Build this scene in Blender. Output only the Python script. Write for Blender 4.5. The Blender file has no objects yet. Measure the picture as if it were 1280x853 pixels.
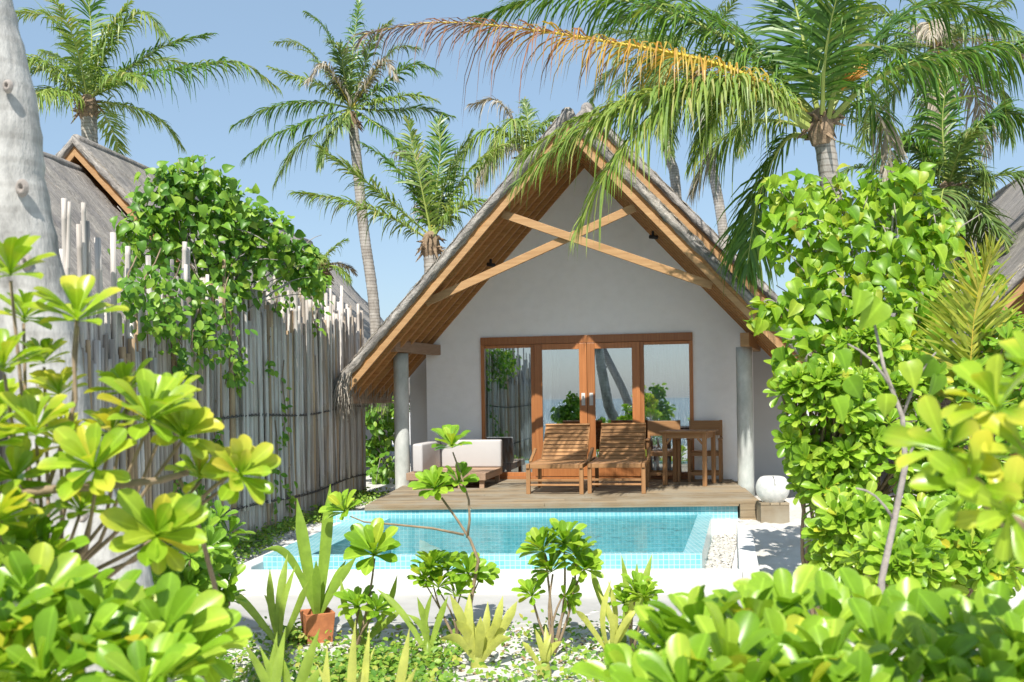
import bpy, math, random
import numpy as np
from mathutils import Vector, Matrix
R = math.radians
random.seed(7); np.random.seed(7)
scene = bpy.context.scene
col = scene.collection

# ------------------------------------------------------------------ camera geometry
F, ZC, ROLL = 1244.0, 1.8, R(.85)
_s, _c = math.sin(ROLL), math.cos(ROLL)
def at(px, py, Y):
    """point at depth Y (metres from the camera) seen at a photo position"""
    dx, dy = px-640, py-426
    x = 640+dx*_c-dy*_s; y = 426+dx*_s+dy*_c
    return Vector(((x-640)/F*Y, Y, ZC+(497-y)/F*Y))
TH = R(10.5); HO = (1.215, 16.16)
def H(u, v, z=0):
    """house frame -> world"""
    return Vector((HO[0]+u*math.cos(TH)+v*math.sin(TH), HO[1]-u*math.sin(TH)+v*math.cos(TH), z))
DZ = .462       # deck level
WZ = .305       # pool water level

# ------------------------------------------------------------------ mesh builder
class MB:
    def __init__(s): s.v=[]; s.q=[]; s.n=0; s.at={}
    def raw(s, verts, faces, mi=0):
        verts=np.asarray(verts,float).reshape(-1,3); s.v.append(verts)
        for f in faces: s.q.append((np.asarray([f])+s.n, mi))
        s.n+=len(verts); return s
    def arr(s, verts, faces, mi=0):
        """faces: (n,k) array"""
        verts=np.asarray(verts,float).reshape(-1,3); s.v.append(verts)
        s.q.append((np.asarray(faces)+s.n, mi)); s.n+=len(verts); return s
    def box(s, x0,x1,y0,y1,z0,z1, mi=0):
        v=[(x0,y0,z0),(x1,y0,z0),(x1,y1,z0),(x0,y1,z0),(x0,y0,z1),(x1,y0,z1),(x1,y1,z1),(x0,y1,z1)]
        return s.arr(v,[(0,3,2,1),(4,5,6,7),(0,1,5,4),(1,2,6,5),(2,3,7,6),(3,0,4,7)],mi)
    def beam(s, p, q, w, h, up=(0,0,1), mi=0):
        p,q=Vector(p),Vector(q); t=(q-p).normalized(); up=Vector(up)
        sd=t.cross(up).normalized(); u2=sd.cross(t).normalized()
        v=[]
        for e in (p,q):
            for a,b in ((-1,-1),(1,-1),(1,1),(-1,1)): v.append(e+sd*a*w/2+u2*b*h/2)
        return s.arr([tuple(x) for x in v],[(0,1,2,3),(4,7,6,5),(0,4,5,1),(1,5,6,2),(2,6,7,3),(3,7,4,0)],mi)
    def prism(s, poly, y0, y1, mi=0):
        """poly in x,z, extruded along y"""
        n=len(poly); v=[(x,y0,z) for x,z in poly]+[(x,y1,z) for x,z in poly]
        s.v.append(np.array(v,float))
        s.q.append((np.array([list(range(n))])+s.n,mi)); s.q.append((np.array([list(range(2*n-1,n-1,-1))])+s.n,mi))
        s.q.append((np.array([(i,i+n,(i+1)%n+n,(i+1)%n) for i in range(n)])+s.n,mi)); s.n+=2*n; return s
    def slab(s, poly, z0, z1, mi=0):
        """poly in x,y, extruded along z"""
        n=len(poly); v=[(x,y,z0) for x,y in poly]+[(x,y,z1) for x,y in poly]
        s.v.append(np.array(v,float))
        s.q.append((np.array([list(range(n-1,-1,-1))])+s.n,mi)); s.q.append((np.array([list(range(n,2*n))])+s.n,mi))
        s.q.append((np.array([(i,(i+1)%n,(i+1)%n+n,i+n) for i in range(n)])+s.n,mi)); s.n+=2*n; return s
    def tube(s, pts, rad, n=8, mi=0, cap=True):
        pts=[Vector(p) for p in pts]; k=len(pts)
        if not hasattr(rad,'__len__'): rad=[rad]*k
        v=[]; prev=None
        for i,p in enumerate(pts):
            t=(pts[min(i+1,k-1)]-pts[max(i-1,0)])
            t=t.normalized() if t.length>1e-9 else Vector((0,0,1))
            if prev is None:
                a=Vector((1,0,0)) if abs(t.x)<.9 else Vector((0,1,0)); a=(a-t*a.dot(t)).normalized()
            else:
                a=prev-t*prev.dot(t); a=a.normalized() if a.length>1e-6 else t.orthogonal().normalized()
            prev=a; b=t.cross(a)
            for j in range(n):
                th=2*math.pi*j/n; v.append(tuple(p+(a*math.cos(th)+b*math.sin(th))*rad[i]))
        f=[(i*n+j,i*n+(j+1)%n,(i+1)*n+(j+1)%n,(i+1)*n+j) for i in range(k-1) for j in range(n)]
        base=s.n; s.arr(v,f,mi)
        if cap:
            s.q.append((np.array([list(range(n-1,-1,-1))])+base,mi)); s.q.append((np.array([list(range((k-1)*n,k*n))])+base,mi))
        return s
    def lathe(s, prof, n=32, c=(0,0,0), mi=0):
        v=[(c[0]+r*math.cos(2*math.pi*j/n),c[1]+r*math.sin(2*math.pi*j/n),c[2]+z) for r,z in prof for j in range(n)]
        k=len(prof)
        return s.arr(v,[(i*n+j,i*n+(j+1)%n,(i+1)*n+(j+1)%n,(i+1)*n+j) for i in range(k-1) for j in range(n)],mi)
    def inst(s, tv, tf, P, M, mi=0):
        """template verts tv (n,3), faces tf (m,k); P (N,3), M (N,3,3) rows = local axes*scale"""
        P=np.asarray(P,float); M=np.asarray(M,float); N=len(P)
        if N==0: return s
        V=np.einsum('na,Nab->Nnb',tv,M)+P[:,None,:]
        w=np.abs(tv[:,0]).max()+1e-9; s.at[len(s.v)]=np.tile(np.stack([np.abs(tv[:,0])/w,tv[:,1]],1),(N,1))
        off=(np.arange(N)*len(tv))[:,None,None]
        return s.arr(V.reshape(-1,3),(np.asarray(tf)[None]+off).reshape(-1,tf.shape[1]),mi)
    def build(s, name, mats, parent=None, smooth=False, origin=None):
        V=np.concatenate(s.v) if s.v else np.zeros((0,3))
        if origin is not None: V=V-np.array(origin)
        me=bpy.data.meshes.new(name); me.vertices.add(len(V)); me.vertices.foreach_set('co',V.ravel())
        li=[];st=[];mi=[];k=0
        for f,m in s.q:
            w=f.shape[1]; li.append(f.ravel()); st.append(np.arange(len(f))*w+k); k+=f.size; mi.append(np.full(len(f),m))
        li=np.concatenate(li); st=np.concatenate(st); mi=np.concatenate(mi)
        me.loops.add(len(li)); me.loops.foreach_set('vertex_index',li.astype(np.int32))
        me.polygons.add(len(st)); me.polygons.foreach_set('loop_start',st.astype(np.int32))
        me.polygons.foreach_set('material_index',mi.astype(np.int32))
        if s.at:
            A=np.zeros((len(V),2)); k0=0
            for i,vv in enumerate(s.v):
                if i in s.at: A[k0:k0+len(vv)]=s.at[i]
                k0+=len(vv)
            at_=me.attributes.new('leafuv','FLOAT2','POINT'); at_.data.foreach_set('vector',A.astype(np.float32).ravel())
        if not isinstance(mats,(list,tuple)): mats=[mats]
        for m in mats: me.materials.append(m)
        me.update(calc_edges=True); me.validate()
        if smooth: me.shade_smooth()
        else: me.shade_flat()
        o=bpy.data.objects.new(name,me); col.objects.link(o)
        if parent: o.parent=parent
        return o

def tag(o, label=None, cat=None, group=None, kind=None):
    if label: o['label']=label
    if cat: o['category']=cat
    if group: o['group']=group
    if kind: o['kind']=kind
    return o
def thing(name, label, cat, loc=(0,0,0), rz=0, group=None):
    o=bpy.data.objects.new(name,None); o.empty_display_size=.1; col.objects.link(o)
    o.location=loc; o.rotation_euler=(0,0,rz)
    return tag(o,label,cat,group)
def copy_tree(o, parent=None):
    c=o.copy(); col.objects.link(c); c.parent=parent
    for ch in list(o.children): copy_tree(ch,c)
    return c
def bevel(o, w=.006, seg=2):
    m=o.modifiers.new('bevel','BEVEL'); m.width=w; m.segments=seg; m.limit_method='ANGLE'
    return o

# ------------------------------------------------------------------ materials
def newmat(name):
    m=bpy.data.materials.new(name); m.use_nodes=True; nt=m.node_tree; nt.nodes.clear()
    out=nt.nodes.new('ShaderNodeOutputMaterial'); return m,nt,out
def N(nt,t,**kw):
    n=nt.nodes.new(t)
    for k,v in kw.items(): setattr(n,k,v)
    return n
def ramp(nt, stops, fac=None, interp='LINEAR'):
    n=nt.nodes.new('ShaderNodeValToRGB'); cr=n.color_ramp; cr.interpolation=interp
    while len(cr.elements)<len(stops): cr.elements.new(.5)
    for e,(p,c) in zip(cr.elements,stops): e.position=p; e.color=(*c,1)
    if fac is not None: nt.links.new(fac,n.inputs[0])
    return n
def coords(nt, scale=(1,1,1), kind='Object', rot=(0,0,0)):
    tc=N(nt,'ShaderNodeTexCoord'); mp=N(nt,'ShaderNodeMapping'); mp.inputs['Scale'].default_value=scale; mp.inputs['Rotation'].default_value=rot
    nt.links.new(tc.outputs[kind],mp.inputs[0]); return mp.outputs[0]
def noise(nt, vec, scale, detail=4, rough=.6):
    n=N(nt,'ShaderNodeTexNoise'); n.inputs['Scale'].default_value=scale; n.inputs['Detail'].default_value=detail; n.inputs['Roughness'].default_value=rough
    nt.links.new(vec,n.inputs['Vector']); return n.outputs['Fac']
def mix(nt, a, b, fac, mode='MIX'):
    n=N(nt,'ShaderNodeMix',data_type='RGBA',blend_type=mode)
    for sock,val in ((n.inputs[0],fac),(n.inputs[6],a),(n.inputs[7],b)):
        if hasattr(val,'links'): nt.links.new(val,sock)
        elif isinstance(val,(int,float)): sock.default_value=val
        else: sock.default_value=(*val,1)
    return n.outputs[2]
def bump(nt, h, strength=.3, dist=.02):
    b=N(nt,'ShaderNodeBump'); b.inputs['Strength'].default_value=strength; b.inputs['Distance'].default_value=dist
    nt.links.new(h,b.inputs['Height']); return b.outputs[0]
def principled(nt,out,color,rough=.6,spec=.3,normal=None,**kw):
    p=N(nt,'ShaderNodeBsdfPrincipled'); p.inputs['Roughness'].default_value=rough; p.inputs['Specular IOR Level'].default_value=spec
    if hasattr(color,'links'): nt.links.new(color,p.inputs['Base Color'])
    else: p.inputs['Base Color'].default_value=(*color,1)
    if normal is not None: nt.links.new(normal,p.inputs['Normal'])
    for k,v in kw.items(): p.inputs[k].default_value=v
    if out: nt.links.new(p.outputs[0],out.inputs[0])
    return p
def island(nt):
    return N(nt,'ShaderNodeNewGeometry').outputs['Random Per Island']

def m_plain(name,color,rough=.6,var=.12,scale=3,bumpk=.1,spec=.3,bscale=60,**kw):
    m,nt,out=newmat(name); v=coords(nt)
    f=noise(nt,v,scale,5); lo=tuple(c*(1-var) for c in color); hi=tuple(min(1,c*(1+var)) for c in color)
    r=ramp(nt,[(.3,lo),(.7,hi)],f)
    principled(nt,out,r.outputs[0],rough,spec,bump(nt,noise(nt,v,bscale,3),bumpk,.01),**kw); return m
def m_wood(name,c1,c2,axis='x',rough=.55,fine=60,weather=None,spec=.3):
    m,nt,out=newmat(name)
    sc={'x':(1.5,fine,fine),'y':(fine,1.5,fine),'z':(fine,fine,1.5)}[axis]
    v=coords(nt,sc); f=noise(nt,v,1,4,.65)
    r=ramp(nt,[(.3,c1),(.7,c2)],f)
    c=mix(nt,r.outputs[0],ramp(nt,[(0,(.62,.62,.62)),(1,(1.15,1.12,1.1))],island(nt)).outputs[0],1.0,'MULTIPLY')
    if weather:
        w=noise(nt,coords(nt,(2.2,2.2,2.2)),1,5); wr=ramp(nt,[(.42,(0,0,0)),(.65,(1,1,1))],w)
        c=mix(nt,c,weather,wr.outputs[0])
    principled(nt,out,c,rough,spec,bump(nt,f,.25,.004)); return m
def m_leaf(name,stops,rough=.35,trans=.35,vein=0,tint=(1.25,1.2,.6),tip=None):
    m,nt,out=newmat(name)
    r=ramp(nt,stops,island(nt))
    v=coords(nt); f=noise(nt,v,14,3)
    c=mix(nt,r.outputs[0],ramp(nt,[(.3,(.8,.82,.8)),(.7,(1.15,1.12,1.1))],f).outputs[0],1.0,'MULTIPLY')
    if vein:
        a=N(nt,'ShaderNodeAttribute',attribute_name='leafuv'); sp=N(nt,'ShaderNodeSeparateXYZ'); nt.links.new(a.outputs['Vector'],sp.inputs[0])
        c=mix(nt,c,(1+vein,1+vein*.9,1+vein*1.5),ramp(nt,[(.03,(1,1,1)),(.16,(0,0,0))],sp.outputs[0]).outputs[0],'MULTIPLY')
        if tip:
            k=N(nt,'ShaderNodeMath',operation='MULTIPLY'); nt.links.new(ramp(nt,[(.35,(0,0,0)),(.95,(1,1,1))],sp.outputs[1]).outputs[0],k.inputs[0]); nt.links.new(ramp(nt,[(.45,(0,0,0)),(.62,(1,1,1))],noise(nt,v,5,2)).outputs[0],k.inputs[1])
            c=mix(nt,c,tip,k.outputs[0])
    p=principled(nt,None,c,rough,.4)
    t=N(nt,'ShaderNodeBsdfTranslucent'); nt.links.new(mix(nt,c,tint,1.0,'MULTIPLY'),t.inputs[0])
    ms=N(nt,'ShaderNodeMixShader'); ms.inputs[0].default_value=trans
    nt.links.new(p.outputs[0],ms.inputs[1]); nt.links.new(t.outputs[0],ms.inputs[2]); nt.links.new(ms.outputs[0],out.inputs[0]); return m

# sand
def m_sand():
    m,nt,out=newmat('sand'); v=coords(nt)
    a=noise(nt,v,.9,6); b=noise(nt,v,38,5,.7); d=noise(nt,v,7,4)
    c=ramp(nt,[(.3,(.54,.525,.49)),(.6,(.66,.645,.61))],a).outputs[0]
    sp=ramp(nt,[(.60,(1,1,1)),(.70,(.68,.62,.54))],b).outputs[0]
    c=mix(nt,c,sp,.6,'MULTIPLY')
    gp=noise(nt,coords(nt),1.7,6,.7); c=mix(nt,c,(.44,.39,.31),ramp(nt,[(.50,(0,0,0)),(.70,(.55,.55,.55))],gp).outputs[0])
    h=N(nt,'ShaderNodeMath',operation='ADD'); nt.links.new(b,h.inputs[0]); nt.links.new(d,h.inputs[1])
    principled(nt,out,c,.9,.15,bump(nt,h.outputs[0],.5,.03)); return m
M={}
M['sand']=m_sand()
def m_thatch():
    m,nt,out=newmat('thatch'); v=coords(nt,(2.2,70,2.2)); f=noise(nt,v,1,5,.7)
    v2=coords(nt,(.7,2.5,.7)); g=noise(nt,v2,1.3,4)
    v3=coords(nt,(16,16,16)); k=noise(nt,v3,1,4,.7)
    c=ramp(nt,[(.28,(.13,.122,.115)),(.5,(.34,.322,.30)),(.72,(.56,.535,.50))],f).outputs[0]
    c=mix(nt,c,ramp(nt,[(.3,(.72,.72,.75)),(.7,(1.2,1.17,1.12))],g).outputs[0],1.0,'MULTIPLY')
    c=mix(nt,c,ramp(nt,[(0,(.7,.7,.7)),(1,(1.15,1.12,1.08))],island(nt)).outputs[0],.5,'MULTIPLY')
    c=mix(nt,c,ramp(nt,[(.35,(.7,.7,.7)),(.65,(1.1,1.1,1.1))],k).outputs[0],.6,'MULTIPLY')
    h=N(nt,'ShaderNodeMath',operation='ADD'); nt.links.new(f,h.inputs[0]); nt.links.new(k,h.inputs[1])
    principled(nt,out,c,.9,.1,bump(nt,h.outputs[0],.9,.03)); return m
M['thatch']=m_thatch()
M['straw']=m_leaf('straw',[(0,(.20,.175,.14)),(.5,(.36,.32,.27)),(1,(.54,.49,.42))],.8,.1,tint=(1,1,1))
M['soffit']=m_wood('cedar_soffit',(.36,.17,.06),(.56,.30,.11),'x',.5,40)
M['fascia']=m_wood('cedar_fascia',(.45,.25,.11),(.62,.38,.18),'x',.5,30)
M['beam']=m_wood('weathered_beam',(.36,.24,.16),(.48,.34,.24),'y',.7,40)
M['doorwood']=m_wood('red_door_timber',(.36,.135,.045),(.50,.21,.075),'z',.35,50,spec=.4)
M['teak']=m_wood('teak',(.34,.175,.075),(.50,.28,.125),'x',.5,45)
M['teakz']=m_wood('teak_upright',(.36,.185,.08),(.51,.285,.13),'z',.5,45)
M['deck']=m_wood('deck_boards',(.24,.185,.115),(.36,.285,.185),'x',.75,40,weather=(.30,.265,.20))
def m_plaster(name,base):
    m,nt,out=newmat(name); a=noise(nt,coords(nt,(1,1,.8)),1,4,.5); b=noise(nt,coords(nt),6,5); d=noise(nt,coords(nt),45,3)
    c=mix(nt,base,ramp(nt,[(.35,(.965,.96,.955)),(.6,(1,1,1))],a).outputs[0],1.0,'MULTIPLY')
    c=mix(nt,c,ramp(nt,[(.3,(.95,.95,.95)),(.6,(1,1,1))],b).outputs[0],1.0,'MULTIPLY')
    h=N(nt,'ShaderNodeMath',operation='ADD'); nt.links.new(b,h.inputs[0]); nt.links.new(d,h.inputs[1])
    principled(nt,out,c,.85,.2,bump(nt,h.outputs[0],.2,.01)); return m
M['plaster']=m_plaster('white_plaster',(.96,.965,.97))
M['shadeplaster']=m_plain('shaded_plaster',(.55,.56,.57),.85,.05,1.2,.12,.2,90)  # darker copy of the plaster: shade of recessed and side walls in the colour
M['whitewall']=m_plain('white_painted_concrete',(.68,.68,.67),.8,.06,2,.25,.2,30)
M['pave']=m_plain('pale_concrete',(.40,.395,.38),.85,.18,1.3,.3,.2,30)
def m_column():
    m,nt,out=newmat('column_concrete'); v=coords(nt,(1,1,.5)); f=noise(nt,v,5,6,.7); g=noise(nt,coords(nt),1.6,3)
    c=ramp(nt,[(.3,(.42,.44,.42)),(.7,(.66,.68,.65))],f).outputs[0]
    c=mix(nt,c,ramp(nt,[(.4,(.82,.86,.85)),(.6,(1,1,1))],g).outputs[0],1.0,'MULTIPLY')
    principled(nt,out,c,.8,.2,bump(nt,f,.3,.01)); return m
M['column']=m_column()
def m_bamboo(name,stops):
    m,nt,out=newmat(name); v=coords(nt,(50,50,1.6)); f=noise(nt,v,1,4); g=noise(nt,coords(nt,(6,6,.8)),1,4)
    c=ramp(nt,stops,island(nt)).outputs[0]
    c=mix(nt,c,ramp(nt,[(.3,(.72,.70,.68)),(.7,(1.12,1.12,1.14))],f).outputs[0],1.0,'MULTIPLY')
    c=mix(nt,c,ramp(nt,[(.35,(.68,.66,.64)),(.6,(1.08,1.08,1.08))],g).outputs[0],1.0,'MULTIPLY')
    principled(nt,out,c,.6,.25,bump(nt,f,.2,.004)); return m
M['bamboo']=m_bamboo('weathered_bamboo',[(0,(.32,.27,.21)),(.2,(.48,.43,.375)),(.5,(.59,.545,.49)),(.75,(.66,.63,.585)),(.86,(.44,.31,.18)),(1,(.50,.38,.25))])
M['rope']=m_plain('dark_rope',(.10,.09,.08),.9,.3,20,.4)
def m_trunk(name,c1,c2,c3,ring=9.0,rb=.5):
    m,nt,out=newmat(name); v=coords(nt); 
    w=N(nt,'ShaderNodeTexWave',wave_type='BANDS',bands_direction='Z'); w.inputs['Scale'].default_value=ring/6.283*1.0; w.inputs['Distortion'].default_value=2.0; w.inputs['Detail'].default_value=3; nt.links.new(v,w.inputs[0])
    a=noise(nt,coords(nt,(1,1,.6)),5,6,.65); b=noise(nt,coords(nt,(20,20,6)),1,4,.7)
    c=ramp(nt,[(.32,c1),(.5,c2),(.68,c3)],a).outputs[0]
    c=mix(nt,c,ramp(nt,[(.3,(.78,.78,.78)),(.6,(1.05,1.05,1.05))],b).outputs[0],1.0,'MULTIPLY')
    c=mix(nt,c,ramp(nt,[(.05,(.62,.6,.58)),(.25,(1,1,1))],w.outputs['Fac']).outputs[0],rb,'MULTIPLY')
    principled(nt,out,c,.85,.15,bump(nt,b,.5,.02)); return m
M['trunk']=m_trunk('palm_bark',(.27,.24,.21),(.40,.37,.33),(.52,.49,.45),26,.9)
M['paletrunk']=m_trunk('pale_palm_bark',(.17,.165,.155),(.42,.41,.385),(.55,.54,.51),20,.3)
M['bark']=m_plain('branch_bark',(.27,.20,.13),.8,.3,12,.4)
M['greybark']=m_plain('grey_branch_bark',(.33,.29,.26),.8,.3,14,.4)
YL=(.50,.46,.035)
M['scaevola']=m_leaf('glossy_shrub_leaf',[(0,(0.148,0.299,0.019)),(.35,(0.222,0.404,0.029)),(.7,(0.305,0.482,0.044)),(.96,(0.389,0.530,0.058)),(1,YL)],.3,.36,vein=.35)
M['scaevola_near']=m_leaf('glossy_near_leaf',[(0,(0.188,0.338,0.018)),(.45,(0.282,0.445,0.031)),(.88,(0.368,0.516,0.045)),(.97,(0.461,0.516,0.045)),(1,(0.581,0.508,0.053))],.28,.38,vein=.35,tip=(.62,.58,.07))
M['scaevola_deep']=m_leaf('deep_green_shrub_leaf',[(0,(.12,.26,.025)),(.5,(.19,.37,.03)),(1,(.29,.47,.045))],.3,.32,vein=.35)
M['hibiscus']=m_leaf('heart_leaf',[(0,(0.131,0.292,0.019)),(.45,(0.233,0.418,0.029)),(.85,(0.354,0.515,0.044)),(.97,(0.429,0.505,0.058)),(1,(0.420,0.389,0.058))],.38,.42,vein=.3)
M['vine']=m_leaf('vine_leaf',[(0,(.08,.21,.025)),(.5,(.15,.32,.03)),(.9,(.27,.44,.045)),(1,(.30,.42,.05))],.4,.32)
M['lily']=m_leaf('strap_leaf',[(0,(.20,.34,.05)),(.5,(.30,.44,.07)),(1,(.42,.50,.09))],.35,.35)
M['lilyyellow']=m_leaf('yellow_strap_leaf',[(0,(.34,.42,.07)),(.5,(.44,.48,.10)),(1,(.54,.54,.17))],.4,.38,vein=.15)
M['lilypot']=m_leaf('long_strap_leaf',[(0,(.20,.36,.05)),(1,(.32,.46,.07))],.35,.35)
M['cover']=m_leaf('ground_cover_leaf',[(0,(.10,.24,.03)),(.5,(.19,.35,.04)),(.85,(.30,.44,.06)),(1,(.46,.44,.10))],.45,.3)
M['litter']=m_leaf('dry_litter',[(0,(.16,.10,.05)),(.5,(.30,.20,.11)),(1,(.45,.36,.24))],.8,.1,tint=(1,1,1))
PG=[(0,(.06,.15,.02)),(.5,(.10,.22,.03)),(.9,(.17,.30,.04)),(1,(.28,.34,.06))]
M['palm']=m_leaf('palm_leaflet',PG,.35,.34)
M['palmlight']=m_leaf('palm_leaflet_light',[(0,(.15,.26,.05)),(.5,(.24,.36,.07)),(.9,(.34,.42,.11)),(1,(.45,.42,.16))],.4,.36)
M['palmgold']=m_leaf('palm_leaflet_gold_green',[(0,(.30,.38,.05)),(.5,(.42,.46,.06)),(1,(.55,.50,.08))],.4,.36)
M['palmyellow']=m_leaf('palm_leaflet_yellow',[(0,(.44,.36,.06)),(.5,(.55,.40,.06)),(1,(.52,.28,.06))],.4,.34,tint=(1.1,.95,.6))
M['palmrust']=m_leaf('palm_leaflet_rust',[(0,(.30,.13,.06)),(.5,(.42,.20,.08)),(1,(.26,.16,.13))],.5,.28,tint=(1.1,.9,.7))
M['palmbrown']=m_leaf('palm_leaflet_dry_end',[(0,(.17,.12,.11)),(.5,(.26,.18,.15)),(1,(.33,.22,.17))],.6,.25,tint=(1,.95,.9))
M['palmdry']=m_leaf('palm_leaflet_dry',[(0,(.30,.25,.18)),(.5,(.42,.37,.29)),(1,(.52,.47,.38))],.7,.2,tint=(1,1,.9))
M['palmfar']=m_leaf('palm_leaflet_far',[(0,(.10,.18,.05)),(.5,(.16,.26,.07)),(.9,(.26,.34,.10)),(1,(.36,.36,.15))],.4,.33)
M['rachis']=m_plain('palm_rachis',(.34,.40,.10),.5,.15,5,.1)
M['rachisy']=m_plain('palm_rachis_yellow',(.62,.46,.07),.5,.15,5,.1)
M['sheath']=m_plain('palm_sheath_fibre',(.28,.20,.13),.9,.4,18,.6)
M['coconut']=m_plain('orange_flower_stalk',(.60,.28,.05),.5,.2,9,.1)
M['terracotta']=m_plain('terracotta',(.46,.17,.075),.75,.2,14,.3)
M['lamp']=m_leaf('white_lantern_plastic',[(0,(.9,.9,.88)),(1,(.9,.9,.88))],.4,.4,tint=(1,1,1))
M['cushion']=m_plain('white_cushion_fabric',(.50,.49,.485),.9,.03,3,.15,.1,180)
M['steel']=m_plain('brushed_steel',(.62,.62,.60),.35,.05,8,.05,.5,60)
M['black']=m_plain('black_metal',(.03,.03,.03),.5,.1,8,.1)
M['curtain']=m_plain('grey_blue_curtain',(.20,.25,.28),.9,.08,4,.1)
M['sheer']=m_plain('pale_sheer_curtain',(.85,.86,.87),.9,.05,4,.1)
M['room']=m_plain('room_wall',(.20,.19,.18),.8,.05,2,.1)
M['pebble']=m_plain('white_pebble',(.54,.52,.48),.7,.25,20,.2)
def m_glass():
    m,nt,out=newmat('tinted_glass')
    t=N(nt,'ShaderNodeBsdfTransparent'); t.inputs[0].default_value=(.80,.85,.87,1)
    g=N(nt,'ShaderNodeBsdfGlossy'); g.inputs['Roughness'].default_value=0.0; g.inputs[0].default_value=(.82,.88,.92,1)
    x=N(nt,'ShaderNodeMixShader'); x.inputs[0].default_value=.42
    nt.links.new(t.outputs[0],x.inputs[1]); nt.links.new(g.outputs[0],x.inputs[2]); nt.links.new(x.outputs[0],out.inputs[0]); return m
M['glass']=m_glass()
def m_mosaic(name,axes,c1,c2,mort,size=.05):
    m,nt,out=newmat(name); tc=N(nt,'ShaderNodeTexCoord'); sp=N(nt,'ShaderNodeSeparateXYZ'); nt.links.new(tc.outputs['Object'],sp.inputs[0])
    cb=N(nt,'ShaderNodeCombineXYZ'); nt.links.new(sp.outputs[axes[0]],cb.inputs[0]); nt.links.new(sp.outputs[axes[1]],cb.inputs[1])
    b=N(nt,'ShaderNodeTexBrick'); b.offset=0; b.squash=1; b.inputs['Scale'].default_value=1; b.inputs['Brick Width'].default_value=size; b.inputs['Row Height'].default_value=size
    b.inputs['Mortar Size'].default_value=size*.08; b.inputs['Mortar Smooth'].default_value=.1; b.inputs['Bias'].default_value=0
    b.inputs['Color1'].default_value=(*c1,1); b.inputs['Color2'].default_value=(*c2,1); b.inputs['Mortar'].default_value=(*mort,1)
    nt.links.new(cb.outputs[0],b.inputs[0])
    c=mix(nt,b.outputs[0],ramp(nt,[(.3,(.88,.9,.9)),(.7,(1.08,1.06,1.06))],noise(nt,tc.outputs['Object'],3,4)).outputs[0],1.0,'MULTIPLY')
    principled(nt,out,c,.2,.5,bump(nt,b.outputs['Fac'],-.25,.004)); return m
T1,T2,TM=(.18,.52,.59),(.28,.62,.68),(.48,.69,.73)
M['mos_top']=m_mosaic('mosaic_flat',(0,1),T1,T2,TM); M['mos_front']=m_mosaic('mosaic_front',(0,2),T1,T2,TM); M['mos_side']=m_mosaic('mosaic_side',(1,2),T1,T2,TM)
M['mos_floor']=m_mosaic('mosaic_pool_floor',(0,1),(.13,.50,.57),(.17,.55,.61),(.21,.58,.635))
def m_water():
    m,nt,out=newmat('pool_water'); v=coords(nt,(.7,2.2,1)); f=noise(nt,v,3.5,3,.5); f2=noise(nt,v,14,2)
    ad=N(nt,'ShaderNodeMath',operation='MULTIPLY_ADD'); ad.inputs[1].default_value=.25; nt.links.new(f2,ad.inputs[0]); nt.links.new(f,ad.inputs[2])
    nb=bump(nt,ad.outputs[0],.17,.05)
    t=N(nt,'ShaderNodeBsdfTransparent'); t.inputs[0].default_value=(.66,.93,.95,1)
    x0=t
    g=N(nt,'ShaderNodeBsdfGlossy'); g.inputs['Roughness'].default_value=.02; nt.links.new(nb,g.inputs['Normal'])
    fr=N(nt,'ShaderNodeFresnel'); fr.inputs[0].default_value=1.45; nt.links.new(nb,fr.inputs['Normal'])
    x=N(nt,'ShaderNodeMixShader'); nt.links.new(fr.outputs[0],x.inputs[0]); nt.links.new(x0.outputs[0],x.inputs[1]); nt.links.new(g.outputs[0],x.inputs[2]); nt.links.new(x.outputs[0],out.inputs[0]); return m
M['water']=m_water()
def m_sea():
    m,nt,out=newmat('sea_water'); v=coords(nt,(1,2.5,1)); f=noise(nt,v,.8,5,.65)
    principled(nt,out,(.03,.12,.16),.12,.5,bump(nt,f,.8,.4)); return m
M['sea']=m_sea()

# ------------------------------------------------------------------ leaf templates (x side, y length, z normal)
def leaf_tpl(rows, fold=.25, droop=.15, cols=3):
    v=[];f=[]
    for t,w in rows:
        if cols==3:
            for x in (-w,0,w): v.append((x,t,fold*abs(x)-droop*t*t))
        else:
            for x in (-w,w): v.append((x,t,-droop*t*t))
    k=cols
    for i in range(len(rows)-1):
        for j in range(k-1): f.append((i*k+j,i*k+j+1,(i+1)*k+j+1,(i+1)*k+j))
    return np.array(v,float),np.array(f)
SC=leaf_tpl([(0,.025),(.18,.04),(.38,.085),(.58,.145),(.76,.19),(.89,.176),(.965,.118),(1,.03)],.5,.20)
HB=leaf_tpl([(-.12,.26),(-.02,.42),(.2,.48),(.45,.40),(.7,.24),(.88,.1),(1,.01)],.45,.35)
OV=leaf_tpl([(0,.06),(.2,.24),(.45,.33),(.7,.28),(.9,.14),(1,.03)],.2,.15)
def unit(a): 
    a=np.asarray(a,float); return a/(np.linalg.norm(a,axis=-1,keepdims=True)+1e-9)
def leafmats(D,Nn,S):
    D=unit(D); X=unit(np.cross(D,Nn)); Z=np.cross(X,D); S=np.asarray(S,float)[:,None]
    return np.stack([X*S,D*S,Z*S],axis=1)
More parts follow.
